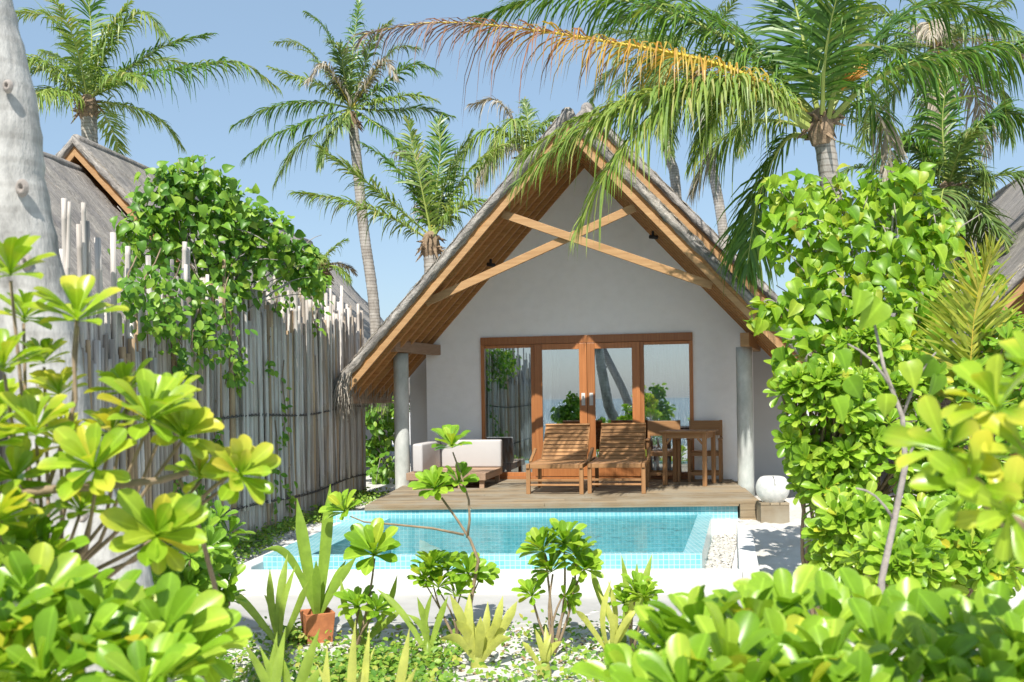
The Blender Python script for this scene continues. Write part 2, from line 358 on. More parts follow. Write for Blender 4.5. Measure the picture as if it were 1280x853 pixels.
def rosette(mb, P, axis, size, n=15, tpl=SC, rng=np.random, open_=1.0, mi=0):
    axis=unit(axis); a=np.array([1,0,0]) if abs(axis[0])<.8 else np.array([0,1,0]); a=unit(a-axis*a.dot(axis)); b=np.cross(axis,a)
    k=np.arange(n); ang=k*2.39996+rng.rand()*6.28+rng.normal(0,.18,n); t=k/(n-1)
    tilt=np.radians(14+(80*open_)*t**.8)+rng.normal(0,.10,n)
    rad=np.cos(ang)[:,None]*a+np.sin(ang)[:,None]*b
    D=axis*np.cos(tilt)[:,None]+rad*np.sin(tilt)[:,None]; Nn=axis*np.sin(tilt)[:,None]-rad*np.cos(tilt)[:,None]
    Nn=Nn+rng.normal(0,.12,(n,3))
    S=size*(.55+.5*np.sin(np.pi*(.15+.7*t)))*rng.uniform(.85,1.12,n)
    Pp=np.asarray(P)+axis*(1-t)[:,None]*size*.12
    mb.inst(tpl[0],tpl[1],Pp,leafmats(D,Nn,S),mi)

def curve(p0,p1,bend,n=6):
    p0,p1,bend=Vector(p0),Vector(p1),Vector(bend)
    return [p0.lerp(p1,i/n)+bend*math.sin(math.pi*i/n) for i in range(n+1)]
def shrub(name,label,base,ros,mat,size_leaf=None,group=None,cat='shrub',bark='bark',nl=(12,18),stem_r=.012,tpl=SC,open_=1.0,extra=None,hub=.45):
    """base world point; ros: list of (pos, axis, leaf length)"""
    base=Vector(base); t=thing(name,label,cat,base,0,group)
    lm=MB(); sm=MB(); rng=np.random
    hubs=[]
    pts=[Vector(r[0]) for r in ros]
    k=max(1,len(pts)//7); cents=random.sample(pts,k)
    for c in cents:
        h=base.lerp(c,.62)+Vector((random.uniform(-.05,.05),random.uniform(-.05,.05),random.uniform(-.05,.02)))
        hubs.append(h); sm.tube([tuple(q-base) for q in curve(base,h,(random.uniform(-.08,.08),random.uniform(-.08,.08),.02))],[stem_r*1.6-(stem_r*.6)*i/6 for i in range(7)],6)
    for (p,ax,sz),pv in zip(ros,pts):
        h=min(hubs,key=lambda q:(q-pv).length)
        axv=Vector(ax).normalized(); e=pv-axv*sz*.10
        d=h.lerp(e,.55)-axv*((e-h).length*.18)
        sm.tube([tuple(q-base) for q in (h,h.lerp(d,.5),d,d.lerp(e,.6),e)],[stem_r,stem_r*.9,stem_r*.8,stem_r*.7,stem_r*.62],5)
        rosette(lm,np.array(pv-base),np.array(ax,float),sz,random.randint(*nl),tpl,open_=open_)
    if extra: extra(lm,sm,base)
    lm.build('foliage',M[mat],t,True); sm.build('stem',M[bark],t,True)
    return t
def ell(px,py,Y,rx,rz,n,size,ry=None,front=.65):
    """rosettes over an ellipsoid clump, sizes rx/rz in photo pixels at depth Y"""
    c=at(px,py,Y); a=rx*Y/F; b=rz*Y/F; d=ry or a; out=[]
    while len(out)<n:
        v=Vector((random.gauss(0,1),random.gauss(0,1),random.gauss(0,1))).normalized()
        if v.y>.2 and random.random()<front: v.y=-v.y
        r=random.uniform(.62,1.0)
        p=c+Vector((v.x*a*r,v.y*d*r,v.z*b*r))
        ax=(v*.55+Vector((-.1,-.45,.55))+Vector((random.gauss(0,.2),random.gauss(0,.2),random.gauss(0,.2)))).normalized()
        out.append((tuple(p),tuple(ax),size*random.uniform(.8,1.15)))
    return out

# ------------------------------------------------------------------ terrain
def lerp(a,b,t): return a+(b-a)*t
def sstep(a,b,x):
    t=np.clip((x-a)/(b-a),0,1); return t*t*(3-2*t)
def gz(x,y):
    x=np.asarray(x,float); y=np.asarray(y,float)
    h=.0+.012*np.sin(x*2.1+y*.7)+.012*np.sin(y*2.6-x*.9)
    h=h+.24*sstep(8.6,12.3,y)
    h=h+np.where(x<0,.24*sstep(6.2,9.2,y)*(1-sstep(8.6,12.3,y))*sstep(-2.4,-2.9,x),0)
    h=h-1.6*sstep(-3,-14,y)
    return h
POOL_OUT=[(-2.60,9.22),(2.02,8.86),(2.86,12.50),(-2.22,12.60)]
def inside(poly,x,y):
    r=np.ones_like(x,bool); n=len(poly)
    for i in range(n):
        (x0,y0),(x1,y1)=poly[i],poly[(i+1)%n]
        r&=((x1-x0)*(y-y0)-(y1-y0)*(x-x0))>.06*math.hypot(x1-x0,y1-y0)
    return r
def axis_coords(lo,hi,step,far):
    a=list(np.arange(lo,hi+1e-6,step)); k=step; 
    while a[-1]<far: k*=1.35; a.append(a[-1]+k)
    k=step
    while a[0]>-far: k*=1.35; a.insert(0,a[0]-k)
    return np.array(a)
xs=axis_coords(-4.2,5.2,.07,900); ys=axis_coords(3,14,.07,900)
XX,YY=np.meshgrid(xs,ys); ZZ=gz(XX,YY); ZZ=ZZ+np.where((np.abs(XX)<6)&(YY>2)&(YY<15),np.random.normal(0,.009,XX.shape),0)
ins=inside(POOL_OUT,XX,YY); ZZ=np.where(ins,-1.6,ZZ)
nx,ny=len(xs),len(ys); idx=np.arange(nx*ny).reshape(ny,nx)
g=MB(); g.arr(np.stack([XX,YY,ZZ],-1).reshape(-1,3),np.stack([idx[:-1,:-1],idx[:-1,1:],idx[1:,1:],idx[1:,:-1]],-1).reshape(-1,4))
tag(g.build('ground',M['sand'],None,True),kind='structure')
g=MB(); g.arr([(-900,-900,-.55),(900,-900,-.55),(900,-6,-.55),(-900,-6,-.55)],[(0,1,2,3)])
tag(g.build('sea',M['sea']),kind='structure')
def gpt(x,y): return Vector((x,y,float(gz(x,y))))

# ------------------------------------------------------------------ villa
MS=1.085; ANG=math.atan(MS)
def strands(mb, pts, dirs, L, w, mi=0):
    """thin straw strips"""
    for p,d in zip(pts,dirs):
        p=Vector(p); d=Vector(d).normalized(); s=d.cross(Vector((random.gauss(0,1),random.gauss(0,1),random.gauss(0,1)))).normalized()*w*random.uniform(.6,1.3)
        l=L*random.uniform(.5,1.2); q=p+d*l*.5; e=p+(d+Vector((0,0,-.25))).normalized()*l
        mb.arr([tuple(p-s),tuple(p+s),tuple(q+s*.8),tuple(q-s*.8),tuple(e+s*.3),tuple(e-s*.3)],[(0,1,2,3),(3,2,4,5)],mi)
def thatch_side(mb, sgn, apex_bot, U, v0, v1, th=.19, seg=46, nv=14):
    """slab of thatch sweeping from ridge to eave, rounded front edge; th vertical thickness"""
    c,s=math.cos(ANG),math.sin(ANG); tp=th*c; r=tp/2
    loop=[]  # (v, perp)
    for i in range(nv+1): loop.append((v1-(v1-v0-r)*i/nv,0.0))
    for i in range(1,8): a=-math.pi/2-math.pi*i/8; loop.append((v0+r+r*math.cos(a)*1.0,r+r*math.sin(a)))
    for i in range(nv+1): loop.append((v0+r+(v1-v0-r)*i/nv,tp))
    k=len(loop); V=[]
    for j in range(seg+1):
        u=U*j/seg; z=apex_bot-MS*u
        for (v,p) in loop:
            jt=random.gauss(0,.010) if 0<j else 0
            pu=u+s*(p+jt); pz=z+c*(p+jt)
            if j==0: pu=0; pz=apex_bot+p/c
            V.append((sgn*pu,v+random.gauss(0,.006),pz))
    f=[(j*k+i,j*k+(i+1)%k,(j+1)*k+(i+1)%k,(j+1)*k+i) for j in range(seg) for i in range(k)]
    mb.arr(V,f); mb.q.append((np.array([[seg*k+i for i in range(k)]])+(mb.n-len(V)),0))
def thatch_fuzz(mb,sgn,apex_bot,U,v0,v1,th,n,L=.16,w=.004,edge=True):
    c,s=math.cos(ANG),math.sin(ANG); tp=th*c; P=[];D=[]
    for _ in range(n):
        u=random.uniform(0,U); v=random.uniform(v0+.02,v1)
        if edge and random.random()<.45: v=v0+abs(random.gauss(0,.06))
        P.append((sgn*(u+s*tp),v,apex_bot-MS*u+c*tp-.006)); D.append((sgn*c+random.gauss(0,.1),random.gauss(0,.10),-s+.10+random.gauss(0,.06)))
    strands(mb,P,D,L,w)
def gable_roof(parent, apex, UL, UR, v0, v1, fuzz=2500, rafters=True, fringe=True, th=.19):
    """apex = bottom of fascia at ridge"""
    r=MB(); thatch_side(r,-1,apex+.19,UL+.02,v0-.07,v1,th); thatch_side(r,1,apex+.19,UR+.02,v0-.07,v1,th)
    c,s=math.cos(ANG),math.sin(ANG)
    # ridge roll
    r.tube([(0,v0+.04+(v1-v0-.04)*i/12,apex+.19+th*.62+random.gauss(0,.006)) for i in range(13)],.10,10)
    roof=r.build('thatch_roof',M['thatch'],parent,True)
    fz=MB()
    thatch_fuzz(fz,-1,apex+.19,UL,v0-.05,v1,th,fuzz); thatch_fuzz(fz,1,apex+.19,UR,v0-.05,v1,th,fuzz)
    if fringe:
        P=[];D=[]
        for sg,U in ((-1,UL),(1,UR)):
            for _ in range(900):
                v=random.uniform(v0-.08,v1) if random.random()<.6 else v0-.06+abs(random.gauss(0,.1))
                u=U+random.uniform(-.22,.10); P.append((sg*u,v,apex+.19-MS*u+random.uniform(-.02,.14))); D.append((sg*random.uniform(.0,.45),random.gauss(-.05,.2),-1))
        for sg,U in ((-1,UL),(1,UR)):
            for _ in range(420):
                u=U+random.uniform(-.10,.06); P.append((sg*u,v0+random.uniform(-.10,.16),apex+.22-MS*u+random.uniform(-.04,.12))); D.append((sg*random.gauss(.12,.32),random.gauss(-.15,.3),-1))
        strands(fz,P,D,.42,.006)
    fz.build('straw_fringe',M['straw'],parent)
    sf=MB()
    for sg,U in ((-1,UL),(1,UR)):
        # soffit boards (underside)
        a=apex+.11
        nb=max(3,int((v1-v0)/.19))
        for i in range(nb):
            y0=v0+.05+(v1-v0-.05)*i/nb; y1=v0+.05+(v1-v0-.05)*(i+1)/nb-.006
            sf.prism([(0,a),(sg*U,a-MS*U),(sg*U,a-MS*U+.075),(0,a+.075)][::sg],y0,y1)
    sf.build('soffit',M['soffit'],parent)
    for sg,U in ((-1,UL),(1,UR)):
        fb=MB(); fb.prism([(0,apex),(sg*U,apex-MS*U),(sg*U,apex-MS*U+.125),(0,apex+.125)][::sg],v0,v0+.045); bevel(fb.build('fascia',M['fascia'],parent),.004)
        fb=MB(); fb.prism([(0,apex+.129),(sg*U,apex+.129-MS*U),(sg*U,apex-MS*U+.20),(0,apex+.20)][::sg],v0+.015,v0+.045); fb.build('barge_board',M['soffit'],parent)
        if rafters:
            k=6
            for i in range(1,k+1):
                y=v0+(min(v1,0.0)-v0)*(i-.05)/k
                rb=MB(); rb.prism([(0,apex+.012),(sg*U*.985,apex+.012-MS*U*.985),(sg*U*.985,apex-MS*U*.985+.105),(0,apex+.105)][::sg],y-.028,y+.028); rb.build('rafter',M['soffit'],parent)
            eb=MB(); eb.prism([(sg*(U-.035),apex-MS*U-.01),(sg*U,apex-MS*U-.01),(sg*U,apex-MS*U+.10),(sg*(U-.035),apex-MS*U+.14)][::sg],v0+.05,0.3); eb.build('eave_board',M['beam'],parent)
    return roof
AP=5.50
def build_walls(t, AP=5.50, gable='shadeplaster'):
    w=MB(); sof=lambda u:AP+.11-MS*abs(u)-.004
    w.prism([(-2.7,.15),(-1.76,.15),(-1.76,2.80),(1.69,2.80),(1.69,.15),(2.62,.15),(2.62,sof(2.62)),(0,sof(0)),(-2.7,sof(2.7))],0,.2)
    w.box(-2.7,-2.5,.2,.7,.15,2.66); w.box(2.42,2.62,.2,.7,.15,2.72)
    w.build('front_wall',M['plaster'],t)
    w=MB(); sm=lambda u:6.38+.11-MS*abs(u)-.004
    w.prism([(-3.2,.1),(-2.5,.1),(-2.5,sm(2.5)),(-3.2,sm(3.2))],.7,.85); w.prism([(2.42,.1),(3.2,.1),(3.2,sm(3.2)),(2.42,sm(2.42))],.7,.85)
    w.prism([(-2.5,3.0),(2.42,3.0),(2.42,sm(2.42)),(0,sm(0)),(-2.5,sm(2.5))],.7,.85)
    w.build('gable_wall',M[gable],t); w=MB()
    w.box(-3.2,-3.05,.85,10.5,.1,2.9); w.box(3.05,3.2,.85,10.5,.1,2.9)
    w.prism([(-3.05,.1),(3.05,.1),(3.05,sm(3.05)),(0,sm(0)),(-3.05,sm(3.05))],10.35,10.5)
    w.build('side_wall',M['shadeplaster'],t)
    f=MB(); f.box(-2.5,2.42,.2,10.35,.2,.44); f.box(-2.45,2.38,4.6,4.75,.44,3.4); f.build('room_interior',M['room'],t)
def column_part(t,u,v,z0,z1):
    p=[(.0,z0),(.125,z0)]+[(.118+random.gauss(0,.0015),z0+(z1-z0)*i/14) for i in range(1,14)]+[(.118,z1),(0,z1)]
    m=MB(); m.lathe(p,24,(u,v,0)); return m.build('column',M['column'],t,True)

villa=thing('villa','white gabled villa with thatched porch roof and timber glass doors behind the pool','house',(HO[0],HO[1],0),-TH)
build_walls(villa)
gable_roof(villa,AP,3.45,3.62,-2.15,.55,6500)
gable_roof(villa,6.30,3.75,3.95,.45,11,4600,rafters=False,fringe=False)
column_part(villa,-2.80,-1.12,.05,2.52); column_part(villa,2.44,-1.0,.30,2.50)
b=MB(); b.beam((-2.80,-1.62,2.615),(-2.52,-.003,2.615),.16,.17); bevel(b.build('beam',M['beam'],villa),.008)
b=MB(); b.beam((2.44,-1.25,2.60),(2.72,.697,2.60),.13,.20); bevel(b.build('beam',M['fascia'],villa),.008)
b=MB(); b.beam((-2.16,-1.93,3.22),(.90,-1.93,4.50),.05,.12,(0,1,0)); 
# beam(): w is across 'up x t'; keep braces upright
for p,q,vv in (((-2.16,3.22),(.92,4.47),-1.93),((1.98,3.32),(-.98,4.46),-1.985)):
    b=MB(); b.beam((p[0],vv,p[1]),(q[0],vv,q[1]),.05,.115); bevel(b.build('cross_brace',M['fascia'],villa),.004)
# doors and windows
fr=MB(); fr.box(-1.76,1.69,-.045,.12,2.675,2.80); fr.box(-1.76,-1.70,-.04,.12,.46,2.673); fr.box(1.63,1.69,-.04,.12,.46,2.673); fr.box(-1.70,1.63,-.04,.12,.46,.505)
frm=bevel(fr.build('door_frame',M['doorwood'],villa),.004)
def pane(u0,u1,z0,z1,v,parent):
    g=MB(); g.box(u0,u1,v-.004,v+.004,z0,z1); return g.build('glass',M['glass'],parent)
for u0,u1,left in ((-1.70,-.90,1),(.88,1.63,0)):
    m=MB(); 
    if left: m.box(-.925,-.86,-.03,.09,.506,2.672)
    else: m.box(.85,.915,-.03,.09,.506,2.672)
    a,bb=(u0,-.925) if left else (.915,u1)
    m.box(a+.001,bb-.001,-.01,.05,.507,.575); m.box(a+.001,bb-.001,-.01,.05,2.62,2.671)
    w=bevel(m.build('side_window',M['doorwood'],villa),.003); pane(a,bb,.575,2.62,.02,w)
for u0,u1,hx in ((-.86,-.003,-.065),(.003,.85,.065)):
    m=MB(); st=.125
    m.box(u0,u0+st,-.055,-.005,.51,2.67); m.box(u1-st,u1,-.055,-.005,.51,2.67)
    m.box(u0+st,u1-st,-.05,-.008,2.575,2.669); m.box(u0+st,u1-st,-.05,-.008,.511,.72)
    d=bevel(m.build('sliding_door',M['doorwood'],villa),.004); pane(u0+st,u1-st,.72,2.575,-.028,d)
    h=MB(); h.box(hx-.03,hx+.03,-.062,-.0555,1.66,1.86); h.box(hx-.012,hx+.012,-.095,-.062,1.70,1.82); bevel(h.build('handle',M['steel'],d),.003)
def curtain_part(u0,u1,v,mat,folds,z0=.5,z1=2.9,gather=0):
    n=folds*8; V=[]; 
    for i in range(n+1):
        t=i/n
        for j in range(9):
            z=z1+(z0-z1)*j/8; uu=u0+(u1-u0)*t; uu=lerp(uu,u0,gather*math.sin(math.pi*min(1,j/8*1.1))*.45)
            V.append((uu,v+.035*math.sin(t*folds*6.283)+.01*math.sin(t*37+j),z))
    m=MB(); m.arr(V,[(i*9+j,(i+1)*9+j,(i+1)*9+j+1,i*9+j+1) for i in range(n) for j in range(8)])
    return m.build('curtain',M[mat],villa,True)
curtain_part(-1.68,-1.2,.165,'curtain',6,gather=.6); curtain_part(-1.15,-.62,.20,'sheer',6); curtain_part(.95,1.66,.18,'sheer',8); curtain_part(-.60,-.5,.33,'curtain',2)
for p in ((620,312),(812,299)):
    # small eave spotlights under the rafters
    u=-1.42 if p[0]<700 else 1.12; z=AP-MS*abs(u)-.0
    m=MB(); m.tube([(u,-.75,z+.03),(u,-.75,z-.05)],.022,10); m.tube([(u-.05,-.75,z-.05),(u+.07,-.80,z-.075)],.03,12); m.build('eave_spotlight',M['black'],villa,True)

# neighbour villas (same family of roofs)
def neighbour(label, x, y, rz, U=3.9, pa=AP, pv=-2.15):
    t=thing('villa',label,'house',(x,y,0),rz)
    build_walls(t,pa,'soffit'); gable_roof(t,pa,3.45,3.45,pv,.68,1200,rafters=False); gable_roof(t,6.38,U,U,.25,13,2600,rafters=False,fringe=True)
    column_part(t,-2.8,-1.1,0,2.5); column_part(t,2.44,-1.1,0,2.5)
    m=MB(); m.box(-1.7,1.65,.02,.06,.45,2.75); m.build('glass_front',M['glass'],t); return t
n1=neighbour('neighbouring thatched villa whose orange-trimmed gable peak rises above the bamboo fence',-8.05,18.1,R(-8),4.4,5.82,-5.2)
n2=neighbour('neighbouring villa at the right edge with steep grey thatch behind the shrubs',10.05,13.2,-TH,4.6)

# deck
dk=thing('deck','weathered grey timber deck between the villa doors and the pool','deck',(.6,12.6,0))
m=MB(); y=12.50; i=0
while y<16.9:
    t=(y-12.5)/4.2; xl=-1.89+.24*t; xr=3.08+.46*t+random.uniform(-.004,.004); sk=-.0265
    x0,x1=xl,xr; o=Vector((.6,12.6,0))
    cut=random.uniform(.25,.75); xm=lerp(x0,x1,cut)
    for a,bq in ((x0,xm-.003),(xm+.003,x1)):
        P=[(a-o.x,y+sk*(a-.6)-o.y),(bq-o.x,y+sk*(bq-.6)-o.y),(bq-o.x,y+.132+sk*(bq-.6)-o.y),(a-o.x,y+.132+sk*(a-.6)-o.y)]
        m.slab(P,DZ-.03,DZ+random.uniform(-.002,.002))
    y+=.138
m.build('decking',M['deck'],dk)
m=MB(); m.beam((-1.89-.6,-.05,DZ-.043),(2.80-.6,-.165,DZ-.043),.03,.022); m.build('edge_board',M['deck'],dk)
m=MB(); 
for z0,z1 in ((.36,.428),(.27,.355),(.19,.265)): m.slab([(2.815-.6,-.19),(3.06-.6,-.20),(3.06-.6,-.16),(2.815-.6,-.15)],z0,z1)
m.build('fascia_board',M['deck'],dk)
m=MB(); 
for z0,z1 in ((.36,.428),(.27,.355),(.19,.265)): m.slab([(3.062-.6,-.20),(3.10-.6,-.20),(3.54-.6,3.2),(3.50-.6,3.2)],z0,z1)
m.build('side_fascia',M['deck'],dk)
m=MB()
for x,y in ((-1.7,.6),(-1.6,2.2),(3.0,.5),(3.2,2.4),(.6,.6),(.6,2.3)): m.box(x-.6,x-.5,y,y+.1,.0,DZ-.04)
m.build('joist_post',M['beam'],dk)

# ------------------------------------------------------------------ pool
pool=thing('swimming_pool','turquoise mosaic plunge pool with white outer wall in front of the deck','pool',(0,11,0))
def sh(P): return [(x,y-11) for x,y in P]
RI=[(-1.98,9.68),(1.60,9.46),(2.29,12.44),(-1.57,12.52)]       # inner water edge
RO=[(-2.44,9.62),(1.76,9.38),(2.47,12.47),(-2.06,12.55)]       # rim outer edge
def quadstrip(mb,A,B,za,zb,mi=0):
    (a0,a1),(b0,b1)=A,B
    mb.arr([(a0[0],a0[1],za),(a1[0],a1[1],za),(b1[0],b1[1],zb),(b0[0],b0[1],zb)],[(0,1,2,3)],mi)
ri,ro=sh(RI),sh(RO); FL=-.62
m=MB()
m.arr([(x,y,FL) for x,y in ri],[(0,1,2,3)],0)
for i,mi in ((0,1),(1,2),(2,1),(3,2)):
    a,c=ri[i],ri[(i+1)%4]; zt=WZ+.003
    quadstrip(m,(c,a),(c,a),FL,zt,mi)
# left underwater bench
m.slab([ri[0],(ri[0][0]+.35,ri[0][1]),(ri[3][0]+.35,ri[3][1]),ri[3]],FL,-.15,0)
m.build('basin',[M['mos_floor'],M['mos_front'],M['mos_side']],pool)
m=MB(); zt=WZ+.003
for i in range(4):
    j=(i+1)%4
    if i==2: continue
    m.arr([(ro[i][0],ro[i][1],zt),(ro[j][0],ro[j][1],zt),(ri[j][0],ri[j][1],zt),(ri[i][0],ri[i][1],zt)],[(0,1,2,3)],0)
quadstrip(m,(ro[0],ro[1]),(ro[0],ro[1]),-.1,zt,1)
quadstrip(m,(ro[1],ro[2]),(ro[1],ro[2]),-.1,zt,2); quadstrip(m,(ro[3],ro[0]),(ro[3],ro[0]),-.1,zt,2)
m.build('overflow_rim',[M['mos_top'],M['mos_front'],M['mos_side']],pool)
m=MB(); quadstrip(m,((-2.3,1.565),(2.80,1.485)),((-2.3,1.565),(2.80,1.485)),-.8,DZ-.058,0); m.build('back_tile_wall',[M['mos_front']],pool)
m=MB(); m.slab(sh([(-2.62,9.12),(2.01,8.80),(2.01,8.96),(-2.62,9.30)]),-.25,.235)
m.slab(sh([(2.013,8.80),(2.16,8.79),(2.98,12.62),(2.81,12.60),(2.013,8.96)]),-.25,.237)
m.slab(sh([(-2.62,9.303),(-2.47,9.303),(-2.11,12.55),(-2.26,12.55)]),-.25,.262)
bevel(m.build('outer_wall',M['whitewall'],pool),.012)
m=MB(); m.slab(sh([(-2.47,9.30),(2.01,8.96),(2.81,12.6),(2.47,12.6),(1.76,9.42),(-2.40,9.66)]),-.24,.0); m.build('trough_floor',M['whitewall'],pool)
# water sheet (film over the rim)
m=MB(); nx_,ny_=60,50
V=[]
for j in range(ny_+1):
    for i in range(nx_+1):
        a=Vector(RI[0]).lerp(Vector(RI[1]),i/nx_); c=Vector(RI[3]).lerp(Vector(RI[2]),i/nx_); p=a.lerp(c,j/ny_)
        V.append((p.x,p.y,WZ))
m.arr(V,[(j*(nx_+1)+i,j*(nx_+1)+i+1,(j+1)*(nx_+1)+i+1,(j+1)*(nx_+1)+i) for j in range(ny_) for i in range(nx_)])
tag(m.build('water',M['water'],None,True),kind='structure')
# apron of the pool
m=MB(); m.slab([(-2.75,7.86),(2.05,7.74),(2.25,8.79),(-2.75,9.11)],-.12,.034); 
tag(bevel(m.build('pavement',M['pave']),.01),kind='structure')
# pebbles in the overflow trough
ico=[]; 
def pebble_tpl():
    v=[(0,0,1),(0,0,-1)]; n=6
    for z,r in ((.5,.85),(-.5,.85)):
        for k in range(n): v.append((r*math.cos(6.283*k/n),r*math.sin(6.283*k/n),z))
    f=[(0,2+k,2+(k+1)%n,2+(k+1)%n) for k in range(n)]
    q=[(2+k,8+k,8+(k+1)%n,2+(k+1)%n) for k in range(n)]
    t=[(0,2+k,2+(k+1)%n) for k in range(n)]
    return np.array(v,float),np.array(q),np.array(t)
pv,pq,pt=pebble_tpl()
def scatter_pebbles(mb,pts,r):
    n=len(pts); A=np.random.normal(0,1,(n,3)); Z=unit(A*[.3,.3,1]+[0,0,1]); X=unit(np.cross(Z,np.random.normal(0,1,(n,3)))); Yv=np.cross(Z,X)
    s=np.random.uniform(.6,1.3,n)[:,None]*r; Mx=np.stack([X*s*1.2,Yv*s,Z*s*.6],1)
    mb.inst(pv,pq,pts,Mx); mb.inst(pv,pt,pts,Mx)
m=MB(); P=[]
for _ in range(1500):
    t=random.random(); s=random.uniform(.06,.94); x=lerp(1.76,2.47,t); y=lerp(9.42,12.45,t); x2=lerp(2.02,2.80,t)
    P.append((lerp(x,x2,s),y,.02+random.uniform(0,.03)))
scatter_pebbles(m,np.array(P),.022); tag(m.build('gravel',M['pebble'],None,True),'white pebbles filling the overflow trough right of the pool','gravel',kind='stuff')

# ------------------------------------------------------------------ furniture (house frame)
def furn(name,label,cat,u,v,z,rz=0,group=None): return thing(name,label,cat,H(u,v,z),-TH+rz,group)
def lounger(label):
    t=furn('sun_lounger',label,'sun lounger',0,0,DZ,0,'slatted sun loungers on the deck')
    W=.37; L=1.05; sz=.385
    for sx in (-1,1):
        b=MB(); b.box(sx*W-.028,sx*W+.028,-.03,.03,0,sz-.03); bevel(b.build('leg',M['teakz'],t),.004)
        b=MB(); b.box(sx*W-.026,sx*W+.026,.98,1.04,0,sz-.03); bevel(b.build('leg',M['teakz'],t),.004)
        b=MB(); b.box(sx*W-.022,sx*W+.022,-.05,1.75,sz-.028,sz+.03); bevel(b.build('side_rail',M['teak'],t),.004)
        b=MB(); b.beam((sx*(W+.045),.45,sz+.03),(sx*(W+.05),.95,sz+.19),.04,.03); bevel(b.build('armrest',M['teak'],t),.004)
    b=MB(); b.box(-W+.03,W-.03,-.045,-.015,sz-.03,sz+.032); bevel(b.build('front_rail',M['teak'],t),.004)
    b=MB(); b.box(-W+.03,W-.03,-.02,.015,.175,.205); b.box(-W+.03,W-.03,-.02,.015,.115,.140); bevel(b.build('stretcher',M['teak'],t),.003)
    b=MB()
    for i in range(12): b.box(-W+.03,W-.03,.0+i*.078,.058+i*.078,sz+.012,sz+.034)
    bevel(b.build('seat_slats',M['teak'],t),.003)
    b=MB(); A=Vector((0,.93,sz+.03)); an=R(42); d=Vector((0,math.cos(an),math.sin(an))); nn=Vector((0,-math.sin(an),math.cos(an)))
    for i in range(9):
        p=A+d*(.035+i*.079); b.beam(tuple(p+Vector((-W+.045,0,0))),tuple(p+Vector((W-.045,0,0))),.062,.02,tuple(nn))
    bevel(b.build('backrest',M['teak'],t),.003)
    b=MB()
    for sx in (-1,1): b.beam(tuple(A-nn*.024+Vector((sx*(W-.05),0,0))),tuple(A-nn*.024+d*.74+Vector((sx*(W-.05),0,0))),.04,.028,tuple(nn))
    p=A+d*.735; b.beam(tuple(p+Vector((-W+.03,0,0))),tuple(p+Vector((W-.03,0,0))),.03,.045,tuple(nn))
    bevel(b.build('back_frame',M['teak'],t),.003)
    b=MB(); b.beam((-.2,1.35,sz-.01),(-.2,1.30,sz+.28),.03,.02); b.beam((.2,1.35,sz-.01),(.2,1.30,sz+.28),.03,.02); b.build('prop',M['teak'],t)
    return t
l1=lounger('left teak sun lounger standing before the left glass door'); l1.location=H(-.20,-2.50,DZ)
l2=copy_tree(l1); l2.location=H(.64,-2.38,DZ); l2['label']='right teak sun lounger, the one beside the dining table'
def chair(label,u,v,rz):
    t=furn('dining_chair',label,'chair',u,v,DZ,rz,'wooden chairs at the deck table')
    for sx in (-1,1):
        for y in (-.22,.22):
            b=MB(); b.box(sx*.235-.022,sx*.235+.022,y-.022,y+.022,0,.94 if y>0 else .64); bevel(b.build('leg',M['teakz'],t),.004)
        b=MB(); b.box(sx*.235-.03,sx*.235+.03,-.27,.20,.642,.668); bevel(b.build('armrest',M['teak'],t),.005)
        b=MB(); b.box(sx*.235-.014,sx*.235+.014,-.197,.197,.12,.155); b.build('side_stretcher',M['teak'],t)
    b=MB(); b.box(-.212,.212,-.23,-.195,.40,.455); b.box(-.212,.212,.198,.23,.40,.455)
    for i in range(6): b.box(-.212,.212,-.19+i*.065,-.135+i*.065,.445,.463)
    bevel(b.build('seat',M['teak'],t),.003)
    b=MB(); b.box(-.225,.225,.198,.212,.70,.935); bevel(b.build('backrest',M['teak'],t),.004)
    b=MB(); b.box(-.212,.212,-.235,-.21,.10,.15); b.box(-.212,.212,.20,.225,.10,.15); b.build('stretcher',M['teak'],t)
    return t
c1=chair('left wooden armchair behind the table, against the glass',1.22,-.32,0)
c2=copy_tree(c1); c2.location=H(1.86,-.30,DZ); c2.rotation_euler=(0,0,-TH-R(4)); c2['label']='right wooden armchair behind the table, against the plain wall'
t=furn('dining_table','small square wooden dining table near the right column','table',1.62,-.90,DZ,R(-14))
b=MB(); 
for i in range(7): b.box(-.37,.37,-.35+i*.101,-.35+i*.101+.095,.785,.81)
bevel(b.build('tabletop',M['teak'],t),.004)
for sx in (-1,1):
    for sy in (-1,1):
        b=MB(); b.box(sx*.30-.03,sx*.30+.03,sy*.28-.03,sy*.28+.03,0,.784); bevel(b.build('leg',M['teakz'],t),.005)
b=MB(); b.box(-.27,.27,-.295,-.265,.70,.783); b.box(-.27,.27,.265,.295,.70,.783); b.box(-.315,-.285,-.25,.25,.70,.783); b.box(.285,.315,-.25,.25,.70,.783)
for sx in (-1,1): b.beam((sx*.27,-.28,.62),(sx*.20,-.28,.70),.028,.03); b.beam((sx*.30,-.25,.62),(sx*.30,-.18,.70),.028,.03)
bevel(b.build('apron',M['teak'],t),.003)
